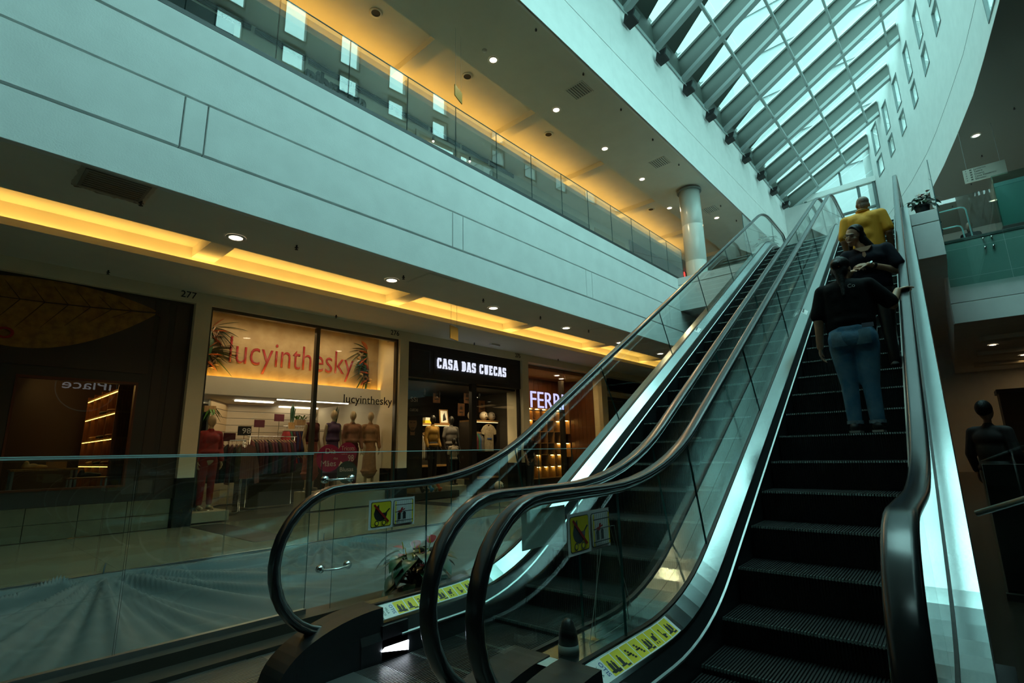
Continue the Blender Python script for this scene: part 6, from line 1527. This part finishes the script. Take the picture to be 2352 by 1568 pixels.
# ================================================================== RIGHT GALLERY AND LOWER HALL
t = thing('hanging_sign', 'white hanging direction sign over the right gallery', 'sign', (1.42, 20.0, 8.98))
b = MB(); b.box(0, .95, 0, .06, 0, .42); b.build('sign_board', mat('sign_dim_white', (.50, .47, .40), .5), t, rz=.0)
for k, s in enumerate(('Sanitários', 'Teatro', 'Cinema', 'Caixa Eletrônico', 'Elevador')):
    text('sign_lettering', s, .072, mat('sign_text_grey', (.10, .09, .07), .5), t, (.24, -.004, .345-.078*k), (PI/2, 0, 0), depth=.003)
    b = MB(); b.prism([(.05, -.004, .36-.078*k), (.08, -.004, .36-.078*k), (.065, -.004, .39-.078*k)], (0, .003, 0)); b.box(.15, .20, -.004, -.001, .35-.078*k, .39-.078*k); b.build('sign_symbol', MATS['sign_text_grey'], t)
for x in (.1, .85): b = MB(); b.tube([(x, .03, .42), (x, .03, ZC-8.98)], .006, 6); b.build('sign_wire', STEELD, t)
t = thing('glass_booth', 'teal glass booth standing on the right gallery', 'booth', (1.80, 18.0, Z2-.06))
b = MB(); b.box(0, 1.6, 0, .02, .35, 1.78); b.build('glass_front', FROST, t); b = MB(); b.box(0, .02, 0, 1.4, .35, 1.78); b.build('glass_side', FROST, t); b = MB(); b.box(0, 1.6, 0, 1.4, 0, .34); b.build('booth_base', DKGREY, t)
b = MB(); b.box(.02, 1.6, .5, .52, .35, 1.74); b.build('inner_panel', mat('teal_panel', (.30, .48, .47), .4), t)
t = thing('hoop_rail', 'pale bent-tube hoop rail on the right gallery', 'rail', (.62, 18.0, Z2-.06))
for (w, h) in ((.55, 1.12), (.40, .62)): b = MB(); b.tube([(0, 0, h), (w-.1, 0, h), (w-.03, 0, h-.03), (w, 0, h-.1), (w+.02, 0, 0)], .018, 10); b.build('tube', mat('teal_tube', (.18, .38, .38), .3), t, True)
g2_ = thing('person', 'dim person with dark hair seated behind the right gallery glass', 'person', (1.2, 18.6, Z2-.97), 0)
place('body', remat(FBODY, mat('skin_shaded', (.12, .06, .035), .6)), g2_); place('top', remat(F_JUMPER, TEE), g2_); place('trousers', remat(F_TROUS, BLACK), g2_); place('hair', blob('hair', [ell((0, .02, 1.66), (.082, .098, .10)), cap((0, .06, 1.62), (0, .07, 1.42), .07, .05)], HAIR, .014, 3), g2_)  # skin colour lowered to carry the shade of the gallery
g3 = thing('person', 'dark silhouette of a person with short hair in the right lower hall', 'person', (.34, 9.0, .0), 2.6)
place('body', remat(MBODY, SKIN2), g3); place('shirt', remat(M_LONG, colmat('cloth_dark_maroon', (.012, .004, .004))), g3); place('trousers', M_TROUS, g3); place('hair', blob('hair', [ell((0, .015, 1.67), (.086, .104, .11))], HAIR, .014, 3), g3)
t = thing('shop_sign', 'small violet lit letters over the far shop in the right lower hall', 'sign', (-.19, 32.98, 2.98)); fit_text('lit_letters', 'ZARA', .62, .20, emis('lit_violet', (.28, .22, 1.0), 1.5), t, (0, 0, 0), .03)
b = MB(); b.box(.9, 4.1, 33.6, 33.7, 0, 2.75); o = b.build('wall_far_shop', mat('far_shop_cream', (.45, .36, .22), .6)); o['kind'] = 'structure'
t = thing('lit_mirror', 'bright-edged mirror frame in the far right shop', 'mirror', (.98, 33.3, 1.2))
for (a, b_, z0, z1) in ((0, .05, -1.2, 1.25), (.55, .60, -1.2, 1.25), (0, .6, 1.2, 1.25)): b = MB(); b.box(a, b_, 0, .03, z0, z1); b.build('lit_bar', emis('mirror_light', (1, .86, .62), 3.0), t)
lamp('AREA', 'far_shop_lamp', (2.5, 33.4, 2.7), 14, (1, .75, .42), 2.0, size_y=.2)
t = thing('square_pillar', 'brown square pillar in the right lower hall', 'pillar', (1.25, 22.2, 0)); b = MB(); b.box(0, 1.1, 0, 1.0, 0, 2.8); b.build('shaft', mat('brown_cladding', (.07, .038, .018), .4), t); b = MB(); b.box(-.05, 1.15, -.05, 1.05, 2.72, 2.85); b.build('cap', mat('brown_cladding_dark', (.03, .016, .010), .4), t)
t = thing('counter', 'dim shop counter with goods in the right lower hall', 'counter', (.4, 19.0, 0)); b = MB(); b.box(0, 5, 0, .7, 0, .95); b.build('counter_body', DKGREY, t); b = MB(); b.box(-.03, 5.03, -.03, .73, .95, .99); b.build('counter_top', WOOD, t)
rnd = random.Random(8)
for k in range(9):
    h = rnd.uniform(.12, .35); b = MB(); b.lathe([(.05, 0), (.06, h*.5), (.03, h*.8), (.035, h)], 10); o = b.build('counter_jar', rnd.choice([WOODL, SIGNW, BLACK]), smooth=True, loc=(.7+.5*k, 19.3, .99)); tag(o, 'small jar on the dim counter, %s from the left' % ORD[k], 'jar', 'jars on the dim counter')
lamp('AREA', 'hall_lamp_right', (3.0, 26.0, 4.2), 22, (1, .62, .25), 1.5, size_y=6)
lamp('AREA', 'gallery_lamp_right', (3.0, 24.0, 10.62), 30, (1, .78, .5), 2.0, size_y=6)
# illuminated shop names on the opposite side, mirrored in the dark shop window
os_ = uvthing('shop_sign', 'round white lit sign of the shop across the hall, seen mirrored in dark glass', 'sign', 3.9, -5.6, 4.2, None, PI)
b = MB(); b.lathe([(.95, 0), (.98, 0), (.98, .03), (.95, .03)], 40, cap=False); b.build('sign_ring', emis('dim_ring', (.4, .6, .5), .25), os_, rot=(PI/2, 0, 0)); fit_text('lit_letters', 'iPlace', 1.55, .36, emis('lit_dim_white', (.8, .85, .9), 1.6), os_, (-.78, -.03, -.1), .03)

mb = MB(); mb.box(.14, 6, 6.08, 6.2, 0, 1.06); struct('dark_hall_panel', mb, mat('near_black_panel', (.010, .011, .010), .25))  # opaque panel added behind the glass to make this corner dark
